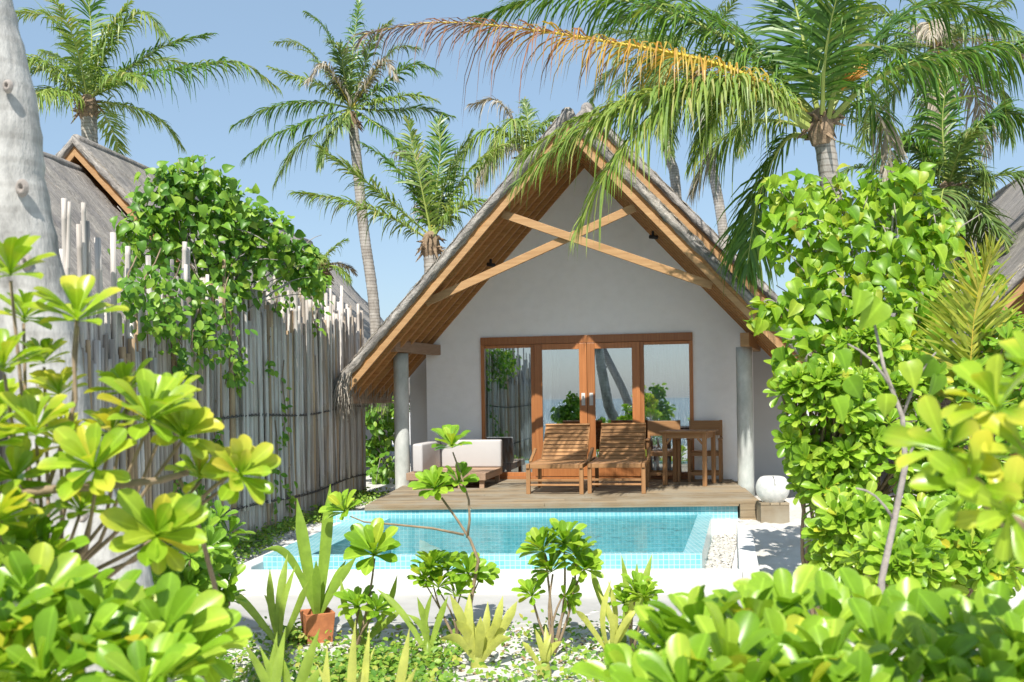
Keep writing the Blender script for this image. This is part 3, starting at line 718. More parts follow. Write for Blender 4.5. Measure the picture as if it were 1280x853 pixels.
# daybed
t=furn('daybed','low wooden daybed in the left corner of the deck','daybed',-1.95,-1.0,DZ)
b=MB()
for i in range(13): b.box(-.62,.60,-.66+i*.094,-.66+i*.094+.086,.205,.23)
bevel(b.build('platform',M['beam'],t),.003)
b=MB(); b.box(-.62,.60,-.70,-.665,.12,.228); b.box(-.62,.60,.565,.60,.12,.228); b.box(.565,.598,-.66,.56,.12,.203); b.box(-.618,-.585,-.66,.56,.12,.203); bevel(b.build('frame',M['beam'],t),.004)
for x in (-.55,.2,.53):
    for y in (-.62,.52):
        b=MB(); b.box(x-.035,x+.035,y-.03,y+.03,0,.119); b.build('leg',M['beam'],t)
def cushion(label,u,v,sx,sy,sz,z):
    o=MB(); o.box(-sx/2,sx/2,-sy/2,sy/2,0,sz); ob=o.build('cushion',M['cushion'])
    ob.location=H(u,v,z); ob.rotation_euler=(0,0,-TH); bevel(ob,.03,3); ob.data.shade_smooth()
    return tag(ob,label,'cushion','white cushions of the daybed')
cushion('narrow white upright cushion at the left end of the daybed',-2.42,-1.02,.16,1.15,.43,DZ+.232)
cushion('long white back cushion leaning on the wall behind the daybed',-1.83,-.47,.98,.16,.44,DZ+.232)
# lantern on its stool
sp=at(969,655,12.05); SG=float(gz(sp.x,sp.y))
st=thing('stool','low slatted wooden stool on the sand right of the deck','stool',(sp.x,sp.y+.1,SG),R(-4))
ht=.20+max(0,.255-SG); 
b=MB(); 
for i in range(3): b.box(-.17+i*.116,-.17+i*.116+.108,-.15,.15,ht,ht+.03)
bevel(b.build('top_slats',M['deck'],st),.004)
b=MB(); b.box(-.17,.17,-.148,-.118,-.02,ht-.002); b.box(-.17,.17,.118,.148,-.02,ht-.002); b.box(-.168,-.14,-.117,.117,-.02,ht-.003); b.box(.14,.168,-.117,.117,-.02,ht-.003); bevel(b.build('side_panel',M['deck'],st),.004)
lt=thing('lantern','round white lantern with flat top standing on the wooden stool','lantern',(sp.x,sp.y+.1,SG+ht+.03))
prof=[(0,0),(.13,0)]+[(.203*math.sin(a)**.8 if math.sin(a)>0 else 0,.165-.178*math.cos(a)) for a in [R(d) for d in range(38,146,6)]]+[(.11,.312),(.0,.312)]
m=MB(); m.lathe(prof,40); m.build('globe',M['lamp'],lt,True)
m=MB(); m.tube([(-.02,-.10,.314),(-.02,-.135,.308),(-.02,-.175,.268),(-.02,-.198,.215)],.0045,8); m.build('strap',M['black'],lt,True)

# ------------------------------------------------------------------ bamboo fence
FX=lambda y:-2.50-(16.6-y)*.0889
fence=thing('bamboo_fence','tall fence of weathered grey bamboo poles along the left side','fence',(FX(11),11,.2))
def pole(mb,x,y,z0,z1,r,lean=(0,0)):
    k=max(3,int((z1-z0)/.16)); pts=[];rad=[]; ph=random.uniform(.3,.45); nz=random.uniform(0,.3); bx,by=random.gauss(0,.012),random.gauss(0,.012)
    z=z0; lst=[z0]; q=z0+nz
    while q<z1-.05: lst+= [q-.012,q,q+.012]; q+=ph
    lst.append(z1)
    for z in lst:
        t=(z-z0)/(z1-z0); pts.append((x+lean[0]*t+bx*math.sin(3.1*t),y+lean[1]*t+by*math.sin(3.1*t),z)); rad.append(r*(1-.12*t)*(1.0))
    for i in range(2,len(lst)-1,3): rad[i]*=1.16
    mb.tube(pts,rad,8)
ox,oy,oz=FX(11),11,.2
pan=MB(); y=5.2; tall=[]
while y<16.62:
    r=random.uniform(.019,.036); x=FX(y); z0=float(gz(x,y))-.1
    # front row height profile
    if y<8.9: top=random.gauss(2.25,.06)
    else: top=2.72+.02*(y-9)+random.gauss(0,.16)+(.12 if y>13 else 0)
    pole(pan,x-ox+random.uniform(-.012,.012),y-oy,z0-oz,top-oz,r)
    if random.random()<(.7 if y<8.9 else .36): tall.append((y,r))
    y+=r*1.92
y=5.2
while y<16.6:
    r=random.uniform(.018,.032); 
    pole(pan,FX(y)-.085-ox,y-oy,.9-oz,(random.gauss(2.45,.12) if y<9.2 else random.gauss(2.95,.16)+.02*(y-9))-oz,r); y+=r*random.uniform(1.9,3.2)
pan.build('pole_panel',M['bamboo'],fence,True)
random.shuffle(tall); 
for (y,r) in tall[:90]:
    x=FX(y)-(.045 if y<8.9 else -.045 if random.random()<.5 else .14); z0=.6
    top=(3.0+.08*(y-8)*.6)+random.uniform(-.35,.38)
    if y<8.9: top=random.uniform(2.55,3.4)
    if y>14.5: top=random.uniform(2.95,3.65)
    m=MB(); pole(m,x-ox,y-oy,z0-oz,top-oz,r*random.uniform(.75,1.0),(random.gauss(0,.03),random.gauss(0,.05))); m.build('tall_pole',M['bamboo'],fence,True)
for zz,zslope in ((1.62,.004),(.62,-.004)):
    m=MB()
    for ph in (0,math.pi):
        pts=[]; yy=5.3
        while yy<16.6:
            a=(yy*26)+ph; pts.append((FX(yy)+.05-ox+.011*math.cos(a),yy-oy,zz+zslope*(yy-11)*3-oz+.012*math.sin(a)+.03*math.sin(yy*1.3))); yy+=.06
        m.tube(pts,.007,5)
    m.build('rope',M['rope'],fence,True)

# ------------------------------------------------------------------ palms
def frond(parent,pts,L=.8,n=70,mats=('palm','rachis'),droop=.6,w=.022,r0=.028,zones=None,jit=.19,hang=0.0,start=.1,name='frond',seed=None,org=None):
    """pts: world polyline of the rachis; leaflets each side"""
    pts=[Vector(p) for p in pts]; n=int(n*1.45); w=w*.8
    # resample (Catmull-Rom)
    P=[pts[0]*2-pts[1]]+pts+[pts[-1]*2-pts[-2]]; C=[]
    for i in range(1,len(P)-2):
        for k in range(8):
            t=k/8; a,b,c,d=P[i-1],P[i],P[i+1],P[i+2]
            C.append(.5*((2*b)+(c-a)*t+(2*a-5*b+4*c-d)*t*t+(-a+3*b-3*c+d)*t**3))
    C.append(pts[-1]); A=np.array([tuple(p) for p in C]); 
    if org is not None: A=A-np.array(org)
    seg=np.linalg.norm(np.diff(A,axis=0),axis=1); cum=np.concatenate([[0],np.cumsum(seg)]); cum/=cum[-1]
    mb=MB(); rr=[r0*(.12+.88*(1-t)**1.5) for t in cum]; mb.tube([tuple(p) for p in A],rr,5,len(mats)-1)
    T=np.gradient(A,axis=0); T=unit(T)
    ts=np.concatenate([np.linspace(start,1,n)]*2)+np.random.normal(0,.3/n,2*n); ts=np.clip(ts,start*.8,1); sd=np.concatenate([np.ones(n),-np.ones(n)])
    pos=np.stack([np.interp(ts,cum,A[:,i]) for i in range(3)],1); tan=unit(np.stack([np.interp(ts,cum,T[:,i]) for i in range(3)],1))
    up=np.array([0,0,1.]); S=np.cross(tan,up); S=np.where(np.linalg.norm(S,axis=1,keepdims=True)<.25,np.cross(tan,[0.,1,0]),S); S=unit(S); U=unit(np.cross(S,tan))
    prof=np.interp(ts,[0,.12,.35,.6,.85,1],[.35,.7,1,.95,.62,.35])
    ln=L*prof*np.random.uniform(.82,1.12,2*n)
    al=np.interp(ts,[0,.5,1],[R(25),R(42),R(66)])+np.random.normal(0,jit,2*n)
    D=S*sd[:,None]*np.cos(al)[:,None]+tan*np.sin(al)[:,None]+U*(np.random.normal(.18,.13,2*n))[:,None]; D=unit(D)
    dr=(droop*np.random.uniform(.5,1.6,2*n)+hang)*np.where(np.random.rand(2*n)<.09,1.7,1)
    K=5; ww=w*np.array([.55,1,.95,.65,.08])
    rows=[]
    for k in range(K):
        s=k/(K-1); p=pos+D*(ln*s*(1-.25*dr.clip(0,1.2)*s*s))[:,None]+np.array([0,0,-1.])*(ln*dr*s*s*.62)[:,None]
        rows.append(p)
    side=unit(np.cross(D,U+np.random.normal(0,.35,(2*n,3))))
    V=np.stack([np.stack([rows[k]-side*ww[k]*(.7+.3*prof[:,None]),rows[k]+side*ww[k]*(.7+.3*prof[:,None])],1) for k in range(K)],1)  # N,K,2,3
    tf=np.array([(2*k,2*k+1,2*k+3,2*k+2) for k in range(K-1)])
    if zones is None: zi=np.zeros(2*n,int)
    else:
        zi=np.zeros(2*n,int); tt=ts+np.random.normal(0,.09,2*n)
        for q,z in enumerate(zones): zi=np.where(tt>z,q+1,zi)
    for q in range(zi.max()+1):
        Vq=V[zi==q]
        if len(Vq): mb.arr(Vq.reshape(-1,3),(tf[None]+(np.arange(len(Vq))*2*K)[:,None,None]).reshape(-1,4),q)
    return mb.build(name,[M[x] for x in mats],parent)
def arc(C,az,el,L,bend,n=6,side=0):
    p=Vector(C); pts=[p.copy()]
    for i in range(n):
        e=el-bend*((i+.5)/n)**1.2; a=az+side*(i/n)
        p=p+Vector((math.cos(a)*math.cos(e),math.sin(a)*math.cos(e),math.sin(e)))*L/n; pts.append(p.copy())
    return pts
def trunk_mesh(parent,pts,r0,r1,org,mat='trunk',flare=.3,name='trunk',n=14,ringk=.03):
    P=[pts[0]*2-pts[1]]+list(pts)+[pts[-1]*2-pts[-2]]; C=[]
    for i in range(1,len(P)-2):
        L=(P[i+1]-P[i]).length; ks=max(4,int(L/.05))
        for k in range(ks):
            t=k/ks; a,b,c,d=P[i-1],P[i],P[i+1],P[i+2]
            C.append(.5*((2*b)+(c-a)*t+(2*a-5*b+4*c-d)*t*t+(-a+3*b-3*c+d)*t**3))
    C.append(pts[-1]); k=len(C); m=MB()
    rad=[]
    for i in range(k):
        t=i/(k-1); r=lerp(r0,r1,t)+flare*r0*math.exp(-t*14); rad.append(r*(1+ringk*(1 if i%3==0 else -.3)+random.gauss(0,.008)))
    m.tube([tuple(c-Vector(org)) for c in C],rad,n); return m.build(name,M[mat],parent,True)
def crown_core(parent,C,org,r=.2,h=.5):
    m=MB(); c=Vector(C)-Vector(org)
    m.tube([tuple(c+Vector((0,0,z))) for z in (-h,-h*.6,-.1,.1,h*.5)],[r*.72,r,r*1.05,r*.8,r*.2],9)
    for _ in range(26):
        a=random.uniform(0,6.28); p=c+Vector((math.cos(a)*r*.9,math.sin(a)*r*.9,random.uniform(-h*.7,.1))); q=p+Vector((math.cos(a)*.16,math.sin(a)*.16,random.uniform(-.25,.12)))
        m.tube([tuple(p),tuple(p.lerp(q,.5)),tuple(q)],[.03,.022,.006],4)
    m.build('crown_sheath',M['sheath'],parent)
def palm(label,tpts,r0,r1,fronds=(),auto=0,L=2.6,leaf=.6,mats=('palmfar','rachis'),mats_mix=None,n=46,w=.02,droop=.6,name='palm_tree',group='coconut palms',elr=(-35,80),azoff=0,core=True,trunkmat='trunk',bendr=(1.0,1.7)):
    tpts=[Vector(p) for p in tpts]; base=tpts[0]; t=thing(name,label,'palm tree',base,0,group)
    trunk_mesh(t,tpts,r0,r1,base,trunkmat); C=tpts[-1]
    if core: crown_core(t,C,base,max(.12,r1*1.25),max(.3,r1*2.5))
    for f in fronds:
        kw=dict(f[1]); frond(t,f[0],org=base,**kw)
    for i in range(auto):
        az=azoff+i*2.39996+random.gauss(0,.15); q=i/max(1,auto-1); el=R(lerp(elr[1],elr[0],q**.85))+random.gauss(0,.08)
        mm=mats
        if mats_mix and random.random()<mats_mix[1]: mm=mats_mix[0]
        frond(t,arc(C,az,el,L*random.uniform(.82,1.1),random.uniform(*bendr)*(.65 if el>1 else 1),side=random.gauss(0,.25)),leaf*random.uniform(.85,1.1),n,mm,droop*random.uniform(.7,1.4),w,org=base,r0=.026 if L>2 else .02)
    return t
def pl(*a): return [at(*p) for p in a]
GP=('palm','rachis'); GL=('palmlight','rachis'); GD=('palmdry','rachisy')
hero=[
 (pl((1018,150,12.5),(960,108,12.3),(880,76,12.0),(760,52,11.7),(640,34,11.4),(540,28,11.2),(455,42,11.1)),dict(L=.92,n=100,mats=('palmlight','palmyellow','palmrust','palmbrown','rachisy'),zones=(.10,.60,.80),hang=.62,droop=.5,w=.015,r0=.046,jit=.2)),
 (pl((1018,142,12.7),(960,84,12.9),(880,32,13.1),(790,2,13.3),(690,-8,13.4),(600,20,13.5)),dict(L=1.15,n=95,mats=GP,droop=.55,hang=.35,w=.024,r0=.046)),
 (pl((1012,150,12.4),(960,112,12.1),(900,98,11.8),(830,112,11.6),(760,142,11.4),(700,180,11.3),(650,225,11.2)),dict(L=.85,n=95,mats=GL,droop=.6,hang=.35,w=.020,r0=.046)),
 (pl((1010,158,12.3),(950,122,12.0),(880,112,11.8),(815,145,11.5),(765,205,11.3),(722,285,11.2)),dict(L=.75,n=80,mats=GL,droop=.7,hang=.4,w=.020,r0=.046)),
 (pl((1010,170,12.7),(984,172,12.9),(960,210,13.0),(944,265,13.1),(934,330,13.1)),dict(L=.85,n=64,mats=GP,droop=.6,hang=.2,w=.024,r0=.04)),
 (pl((1035,148,12.4),(1048,90,12.2),(1068,30,12.0),(1085,-40,11.8),(1090,-100,11.5)),dict(L=.75,n=64,mats=GL,droop=.7,w=.022,r0=.04)),
 (pl((1022,140,12.5),(1008,70,12.5),(990,-5,12.6),(955,-70,12.7)),dict(L=.95,n=70,mats=GP,droop=.4,w=.024,r0=.04)),
 (pl((1038,150,12.5),(1080,108,12.3),(1130,82,12.1),(1200,66,11.9),(1290,60,11.7),(1390,90,11.5)),dict(L=.85,n=84,mats=GP,droop=.6,hang=.35,w=.024,r0=.046)),
 (pl((1036,145,12.6),(1080,65,12.8),(1130,18,13.0),(1190,5,13.1),(1250,30,13.2)),dict(L=.9,n=70,mats=GP,droop=.6,w=.022)),
 (pl((1038,160,12.6),(1068,128,12.9),(1090,130,13.1),(1108,170,13.3),(1112,215,13.4)),dict(L=.55,n=44,mats=('palm','palmdry','rachis'),zones=(.6,),droop=.8,hang=.3,w=.018)),
 (pl((1012,142,12.8),(950,66,13.2),(890,24,13.6),(820,10,14.0),(760,30,14.3)),dict(L=1.0,n=76,mats=GP,droop=.5,w=.022)),
 (pl((1012,160,12.6),(965,150,12.9),(925,158,13.1),(890,190,13.3),(868,235,13.4)),dict(L=.6,n=52,mats=('palmlight','palmdry','rachis'),zones=(.7,),droop=.8,hang=.3,w=.018)),
 (pl((1028,142,12.3),(1030,85,12.0),(1040,20,11.7),(1060,-50,11.4)),dict(L=.85,n=60,mats=GP,droop=.55,w=.022,r0=.036)),
 (pl((1005,160,12.4),(970,122,12.2),(925,120,12.0),(890,150,11.8),(868,200,11.7)),dict(L=.6,n=54,mats=GL,droop=.7,hang=.3,w=.02)),
 (pl((1010,145,12.4),(950,118,12.0),(880,108,11.9),(800,118,11.8),(720,150,11.7),(650,195,11.6)),dict(L=.9,n=80,mats=GL,droop=.6,hang=.45,w=.02)),
 (pl((1035,142,12.9),(1075,80,13.4),(1120,60,13.9),(1170,85,14.4)),dict(L=.8,n=56,mats=GP,droop=.6,w=.02)),
]
big=palm('large coconut palm leaning over the villa roof with one yellow frond',pl((1052,640,12.9),(1046,450,12.8),(1040,280,12.7),(1036,215,12.6),(1026,150,12.5)),.135,.125,hero,0)
o=MB()
for _ in range(40):
    p=at(1052,112,12.3); a=random.uniform(0,6.28); d=Vector((.35+.3*math.cos(a),.2*math.sin(a),.45+.4*random.random())); o.tube([tuple(p-big.location),tuple(p-big.location+d*.25),tuple(p-big.location+d*.5+Vector((0,0,-.05)))],[.012,.008,.004],4)
o.build('flower_stalk',M['coconut'],big)

# near pale trunk on the left
near=palm('thick pale palm trunk leaning at the left edge, close to the camera',[Vector((-1.44,4.0,-.1)),at(142,740,4.0),at(84,600,4.0),at(50,430,4.0),at(14,250,4.0),at(-16,60,4.0),Vector((-2.5,3.95,4.6)),Vector((-3.9,3.6,6.5)),Vector((-6.2,3.0,8.3))],.152,.10,(),12,3.2,.8,GP,None,50,.024,.6,trunkmat='paletrunk',core=True)

for px,py,r in ((14,250,.013),(47,243,.013),(52,333,.012),(30,120,.010),(70,480,.010),(8,395,.012),(120,640,.012)):
    m=MB(); p=at(px,py,4.0)+Vector((0,-.138,0))-near.location
    m.lathe([(0,-.012),(r*.45,-.006),(r*.8,.006),(r*1.3,.004),(r*1.9,-.012)],12,(0,0,0))
    v=m.v[-1]; m.v[-1]=np.stack([v[:,0]*1.1+p.x,-v[:,2]+p.y,v[:,1]*1.5+p.z],1); m.build('leaf_scar',M['greybark'],near,True)

# background palms
def fr_(pts,mats,L=.6,**k):
    d=dict(L=L,n=52,mats=mats,droop=.6,w=.024,hang=.1); d.update(k); return (pl(*pts),d)
PF=('palmfar','rachis'); C=(440,135,24)
palm('tall slim palm left of the roof with a dark ragged crown',[at(476,560,24)*1.0]+pl((468,390,24),(455,290,24),(446,200,24),(440,146,24)),.14,.12,[
 fr_([C,(400,128,23.8),(345,132,23.6),(292,156,23.4)],GP,.62,hang=.3),fr_([C,(395,148,23.6),(345,168,23.4),(306,197,23.2)],GP,.62,hang=.3),fr_([C,(405,160,23.5),(370,185,23.3),(344,228,23.1)],PF,.62,hang=.3),
 fr_([C,(400,105,23.8),(365,95,23.6),(338,84,23.5)],GL,.55),fr_([C,(405,85,24.2),(375,55,24.4),(345,52,24.6)],PF,.6),fr_([C,(425,80,24),(405,35,24),(382,15,24)],GP,.65),
 fr_([C,(440,80,24.2),(445,30,24.4),(448,2,24.6)],GP,.65),fr_([C,(455,85,24),(470,45,23.8),(490,25,23.6)],PF,.62),fr_([C,(465,95,24.2),(495,60,24.4),(520,60,24.6)],PF,.65),
 fr_([C,(480,105,23.8),(515,80,23.6),(546,88,23.5)],GP,.66,hang=.2),fr_([C,(480,125,23.6),(515,118,23.4),(545,125,23.2)],GL,.55),fr_([C,(485,138,24),(525,135,24.2),(565,145,24.4)],GP,.6,hang=.2),
 fr_([C,(470,155,23.6),(495,175,23.4),(515,205,23.2)],GP,.55),fr_([C,(425,155,23.6),(410,175,23.4),(400,205,23.2)],PF,.55,hang=.3),
 fr_([C,(420,100,23.7),(405,80,23.5),(385,100,23.3)],GD,.5,hang=.3),fr_([C,(462,100,23.7),(480,75,23.5),(495,95,23.3)],GD,.5,hang=.3),fr_([C,(430,90,23.6),(425,60,23.3),(410,50,23)],PF,.6)],0)
palm('short bushy palm just behind the left slope of the roof',[at(545,560,20)]+pl((542,400,20),(538,300,20)),.16,.15,[
 (pl((538,295,20),(500,262,20),(455,225,19.7),(400,185,19.4)),dict(L=.8,n=64,mats=GL,droop=.5,w=.024)),
 (pl((538,300,20),(490,272,19.7),(430,250,19.4),(368,240,19.2)),dict(L=.7,n=64,mats=GL,droop=.7,w=.024)),
 (pl((540,295,20),(545,240,20.2),(550,190,20.3),(548,150,20.4)),dict(L=.75,n=60,mats=GP,droop=.3,w=.026)),
 (pl((540,295,20),(535,235,20.3),(520,195,20.6),(495,190,20.8)),dict(L=.7,n=54,mats=('palmdry','rachisy'),droop=.9,w=.022)),
 (pl((540,298,20),(565,245,20.2),(600,200,20.4),(640,175,20.6)),dict(L=.8,n=60,mats=GL,droop=.8,hang=.2,w=.024)),
 (pl((540,298,20),(570,262,19.8),(605,250,19.6),(640,270,19.5)),dict(L=.7,n=54,mats=GL,droop=.8,w=.022)),
(pl((540,296,20),(520,240,20.2),(490,205,20.4),(455,180,20.5)),dict(L=.75,n=56,mats=GP,droop=.6,w=.024)),(pl((540,296,20),(555,235,20),(575,190,20),(590,165,20)),dict(L=.7,n=52,mats=PF,droop=.6,w=.024)),(pl((540,296,20),(525,225,19.8),(515,180,19.7),(510,150,19.6)),dict(L=.7,n=52,mats=GL,droop=.5,w=.024))],0)
palm('palm standing beyond the neighbouring gable, its crown against the sky at top left',[at(125,560,21)]+pl((116,300,21),(112,170,21),(110,128,21)),.17,.16,[
 (pl((112,122,21),(170,95,20.8),(240,82,20.6),(300,78,20.5),(345,108,20.4)),dict(L=.75,n=70,mats=('palm','palmlight','rachis'),zones=(.75,),droop=.6,hang=.35,w=.026)),
 (pl((112,122,21),(160,85,21.2),(205,58,21.3),(265,42,21.4)),dict(L=.6,n=60,mats=GP,droop=.6,w=.024)),
 (pl((110,122,21),(70,85,20.8),(35,75,20.6),(5,110,20.5)),dict(L=.75,n=60,mats=GL,droop=.7,hang=.2,w=.024)),
 (pl((110,122,21),(90,60,21),(60,20,21),(20,15,21)),dict(L=.8,n=60,mats=GL,droop=.6,w=.024)),
 (pl((112,120,21),(140,50,21),(175,15,20.8),(205,40,20.6)),dict(L=.7,n=60,mats=GL,droop=.8,hang=.2,w=.024)),
 (pl((112,120,21),(115,60,21),(110,0,21.2),(95,-50,21.4)),dict(L=.8,n=60,mats=GP,droop=.5,w=.024)),
 (pl((110,125,21),(75,112,21),(40,115,21.2),(10,130,21.4)),dict(L=.6,n=50,mats=GL,droop=.8,w=.022)),
],9,2.4,.62,GL,(GP,.4),48,.024,.7,elr=(5,85))
palm('palm with a yellowish drooping crown behind the roof peak',[at(668,560,23)]+pl((662,300,23),(655,200,23)),.15,.14,[
 (pl((655,195,23),(630,165,22.8),(600,165,22.6),(575,200,22.5),(560,250,22.4)),dict(L=.8,n=56,mats=GL,droop=.9,hang=.3,w=.026)),
 (pl((655,195,23),(640,150,23),(620,125,23.1),(590,130,23.2)),dict(L=.7,n=50,mats=('palmdry','rachisy'),droop=.9,w=.024)),
(pl((655,195,23),(670,165,23),(690,150,23),(712,160,23)),dict(L=.7,n=50,mats=GL,droop=.8,w=.024)),(pl((655,195,23),(650,160,22.7),(640,150,22.4),(620,175,22.2),(608,215,22.1)),dict(L=.75,n=50,mats=GL,droop=.9,hang=.3,w=.024)),(pl((655,195,23),(635,180,22.7),(615,190,22.4),(598,225,22.2)),dict(L=.7,n=50,mats=GD,droop=.9,hang=.3,w=.024)),(pl((655,195,23),(660,150,23.3),(655,125,23.6)),dict(L=.6,n=44,mats=PF,droop=.7,w=.024))],0)
palm('slim background palm seen through the gap right of the roof peak',[at(925,560,27)]+pl((905,300,27),(885,185,27),(872,90,27)),.15,.13,(),16,2.7,.6,('palmfar','rachis'),None,40,.026,.6)
palm('slim background palm whose pale trunk rises close behind the roof ridge',[at(862,560,29)]+pl((846,250,29),(836,190,29),(822,70,29)),.16,.14,(),16,2.7,.6,('palmfar','rachis'),None,40,.026,.6)
palm('palm with drooping fronds right of the big palm, over the right-hand thatch',[at(1190,560,17)]+pl((1186,330,17),(1184,240,17)),.17,.16,[
 (pl((1184,225,17),(1178,160,16.9),(1182,110,16.8),(1190,70,16.8)),dict(L=.8,n=60,mats=GP,droop=.6,w=.024)),
 (pl((1184,225,17),(1215,165,17),(1250,140,17),(1300,150,17)),dict(L=.9,n=60,mats=('palm','rachis'),droop=.7,hang=.2,w=.024)),
 (pl((1184,228,17),(1200,200,16.8),(1225,205,16.6),(1235,240,16.5)),dict(L=.35,n=46,mats=GL,droop=.8,w=.018)),
 (pl((1184,225,17),(1140,180,17),(1110,185,17),(1090,215,17)),dict(L=.8,n=56,mats=GP,droop=.7,w=.024)),
],12,2.0,.66,GP,(('palmfar','rachis'),.5),46,.024,.6,elr=(-30,75))
palm('hazy distant palm at the top right corner behind the other crowns',[at(1205,560,24)]+pl((1195,300,24),(1180,150,24),(1172,60,24)),.16,.14,(),20,3.0,.75,('palmfar','rachis'),(GD,.25),48,.028,.7)
palm('small distant palm left of the drooping palm, low against the sky',[at(1118,560,28)]+pl((1116,350,28),(1114,225,28)),.14,.12,(),14,2.0,.6,('palmfar','rachis'),None,40,.028,.5)
palm('low palm peeping over the far end of the bamboo fence',[at(402,560,19)]+pl((402,400,19),(400,335,19)),.10,.09,(),8,.9,.35,GL,(GD,.4),30,.018,.6,elr=(0,70))
# coconut seedling on the right
sl=thing('palm_seedling','yellow-green young coconut frond standing upright among the right-hand shrubs','young palm',gpt(*at(1215,620,7.6)[:2]))
frond(sl,pl((1212,620,7.6),(1212,520,7.6),(1214,440,7.5),(1222,370,7.4),(1240,318,7.3)),.62,56,('palmgold','rachisy'),.12,.015,.012,start=.35,org=sl.location)
frond(sl,pl((1213,620,7.6),(1225,520,7.7),(1250,440,7.8),(1290,400,7.9)),.5,40,('palmgold','rachisy'),.2,.015,.012,start=.35,org=sl.location)

# ------------------------------------------------------------------ heart-leaf trees and vine
def leafball(mb,c,rad,n,size,tpl,hangk=.5,org=(0,0,0)):
    v=unit(np.random.normal(0,1,(n,3))); r=np.random.uniform(.35,1,n)[:,None]
    P=np.array(c)-np.array(org)+v*r*np.array(rad)
    Nn=unit(v*.5+np.array([-.1,-.55,.5])+np.random.normal(0,.5,(n,3)))
    D=np.random.normal(0,1,(n,3))+np.array([0,-.2,-hangk*1.6])+v*.5; D=D-Nn*np.sum(D*Nn,1,keepdims=True); D=unit(D)
    mb.inst(tpl[0],tpl[1],P,leafmats(D,Nn,size*np.random.uniform(.45,1.3,n)))
def leaftree(name,label,base,clumps,mat,size,tpl,cat='tree',group=None,bark='greybark',stem=.03,hangk=.6,mult=2.1):
    base=Vector(base); t=thing(name,label,cat,base,0,group); lm=MB(); sm=MB()
    cen=sum((Vector(c[0]) for c in clumps),Vector())/len(clumps); hub=base.lerp(cen,.6)
    sm.tube([tuple(q-base) for q in curve(base,hub,(.05,.05,0))],[stem*(1-.05*i) for i in range(7)],7)
    for c,r,n in clumps:
        c=Vector(c); leafball(lm,c,r,int(n*mult),size,tpl,hangk,tuple(base))
        e=c+Vector((0,0,.1)); pts=curve(hub,e,(random.uniform(-.1,.1),random.uniform(-.1,.1),.08)); sm.tube([tuple(q-base) for q in pts],[stem*.6*(1-.1*i) for i in range(7)],5)
        for _ in range(5):
            d=Vector((random.gauss(0,1)*r[0],random.gauss(0,1)*r[1],random.gauss(0,1)*r[2]))*.6; s0=pts[random.randint(3,6)]
            sm.tube([tuple(q-base) for q in curve(s0,c+d,(0,0,.05),4)],[.008,.007,.006,.005,.004],4)
    lm.build('foliage',M[mat],t,True); sm.build('branch',M[bark],t,True); return t
def cl(px,py,Y,rpx,n,sq=1.0,dy=None):
    r=rpx*Y/F; return (at(px,py,Y),(r,(dy or r),r*sq),n)
leaftree('heart_leaf_tree','tall bright green heart-leaved tree rising right of the villa',gpt(*at(1090,700,8.7)[:2]),
 [cl(985,248,8.67,42,70),(cl(1052,255,8.84,48,80)),cl(1118,240,8.76,45,75),cl(1165,285,8.58,40,65),cl(1000,300,8.50,50,80),cl(1070,320,8.50,60,110),cl(1140,320,8.50,52,85),
  cl(955,392,8.42,26,28,.8),cl(1030,385,8.33,55,95),cl(1100,395,8.24,58,100),cl(1170,390,8.33,45,70),cl(1005,450,8.16,45,70),cl(1080,460,8.07,60,90),cl(1150,460,8.07,50,70),cl(1215,350,8.67,40,50)],'hibiscus',.118,HB,mult=1.55,hangk=.9)
# vine over the fence
vc=[]
for px,py,r,n in ((205,250,45,90),(250,235,45,90),(180,300,45,90),(235,300,60,130),(290,270,45,90),(330,300,45,90),(370,330,35,70),(300,330,50,90),(260,360,50,90),(390,350,20,30),(225,225,25,40)):
    Y=9.9+(px-200)*.008; vc.append(cl(px,py,Y+.35,r,n,dy=.35))
vn=leaftree('vine_shrub','lush green vine billowing over the top of the bamboo fence',gpt(-3.55,10.2),vc,'vine',.098,HB,'vine',stem=.03,mult=2.6)
vm=MB(); sm=MB(); o=vn.location
def fenceY(px): # depth where the fence is seen at this column
    return (3.976)/( (640-px)/F+.0889 )
for px,py0,py1,wd,dens in ((190,330,420,28,70),(215,345,440,30,90),(250,350,455,32,110),(285,350,480,16,50),(300,440,490,8,16),(350,330,390,12,30),(395,350,415,12,26),(225,440,470,14,20),(165,340,385,14,24),(335,440,470,8,10),(355,470,560,5,14),(270,520,560,6,8),(345,545,650,5,16),(360,600,640,8,14),(250,560,660,8,20),(225,600,680,10,30),(210,640,700,16,40)):
    pts=[]
    for i in range(7):
        pyy=lerp(py0-20,py1,i/6); xx=px+wd*.4*math.sin(i*1.3+px); Y=fenceY(xx)-.14; pts.append(at(xx,pyy,Y))
    sm=MB(); sm.tube([tuple(q-o) for q in pts],[.007]*7,4); sm.build('tendril',M['bark'],vn,True)
    n=dens*2; tt=np.random.rand(n)
    P=np.array([tuple(at(px+random.gauss(0,wd*.6),lerp(py0,py1,q),fenceY(px)-random.uniform(.07,.30))-o) for q in tt])
    Nn=unit(np.random.normal(0,.4,(n,3))+[.5,-.7,.5]); D=unit(np.random.normal(0,.6,(n,3))+[0,0,-.8]); D=unit(D-Nn*np.sum(D*Nn,1,keepdims=True))
    vm.inst(OV[0],OV[1],P,leafmats(D,Nn,np.random.uniform(.05,.11,n)))
vm.build('hanging_foliage',M['vine'],vn,True)

leaftree('green_bush','leafy bush behind the far end of the fence beside the left column',gpt(*at(478,590,18.5)[:2]),[cl(470,520,18.3,22,120),cl(488,545,18.6,22,120),cl(462,560,18.6,20,110),cl(492,510,19,18,80),cl(480,585,18.4,22,110)],'vine',.14,OV,'bush',stem=.03,mult=1.2)

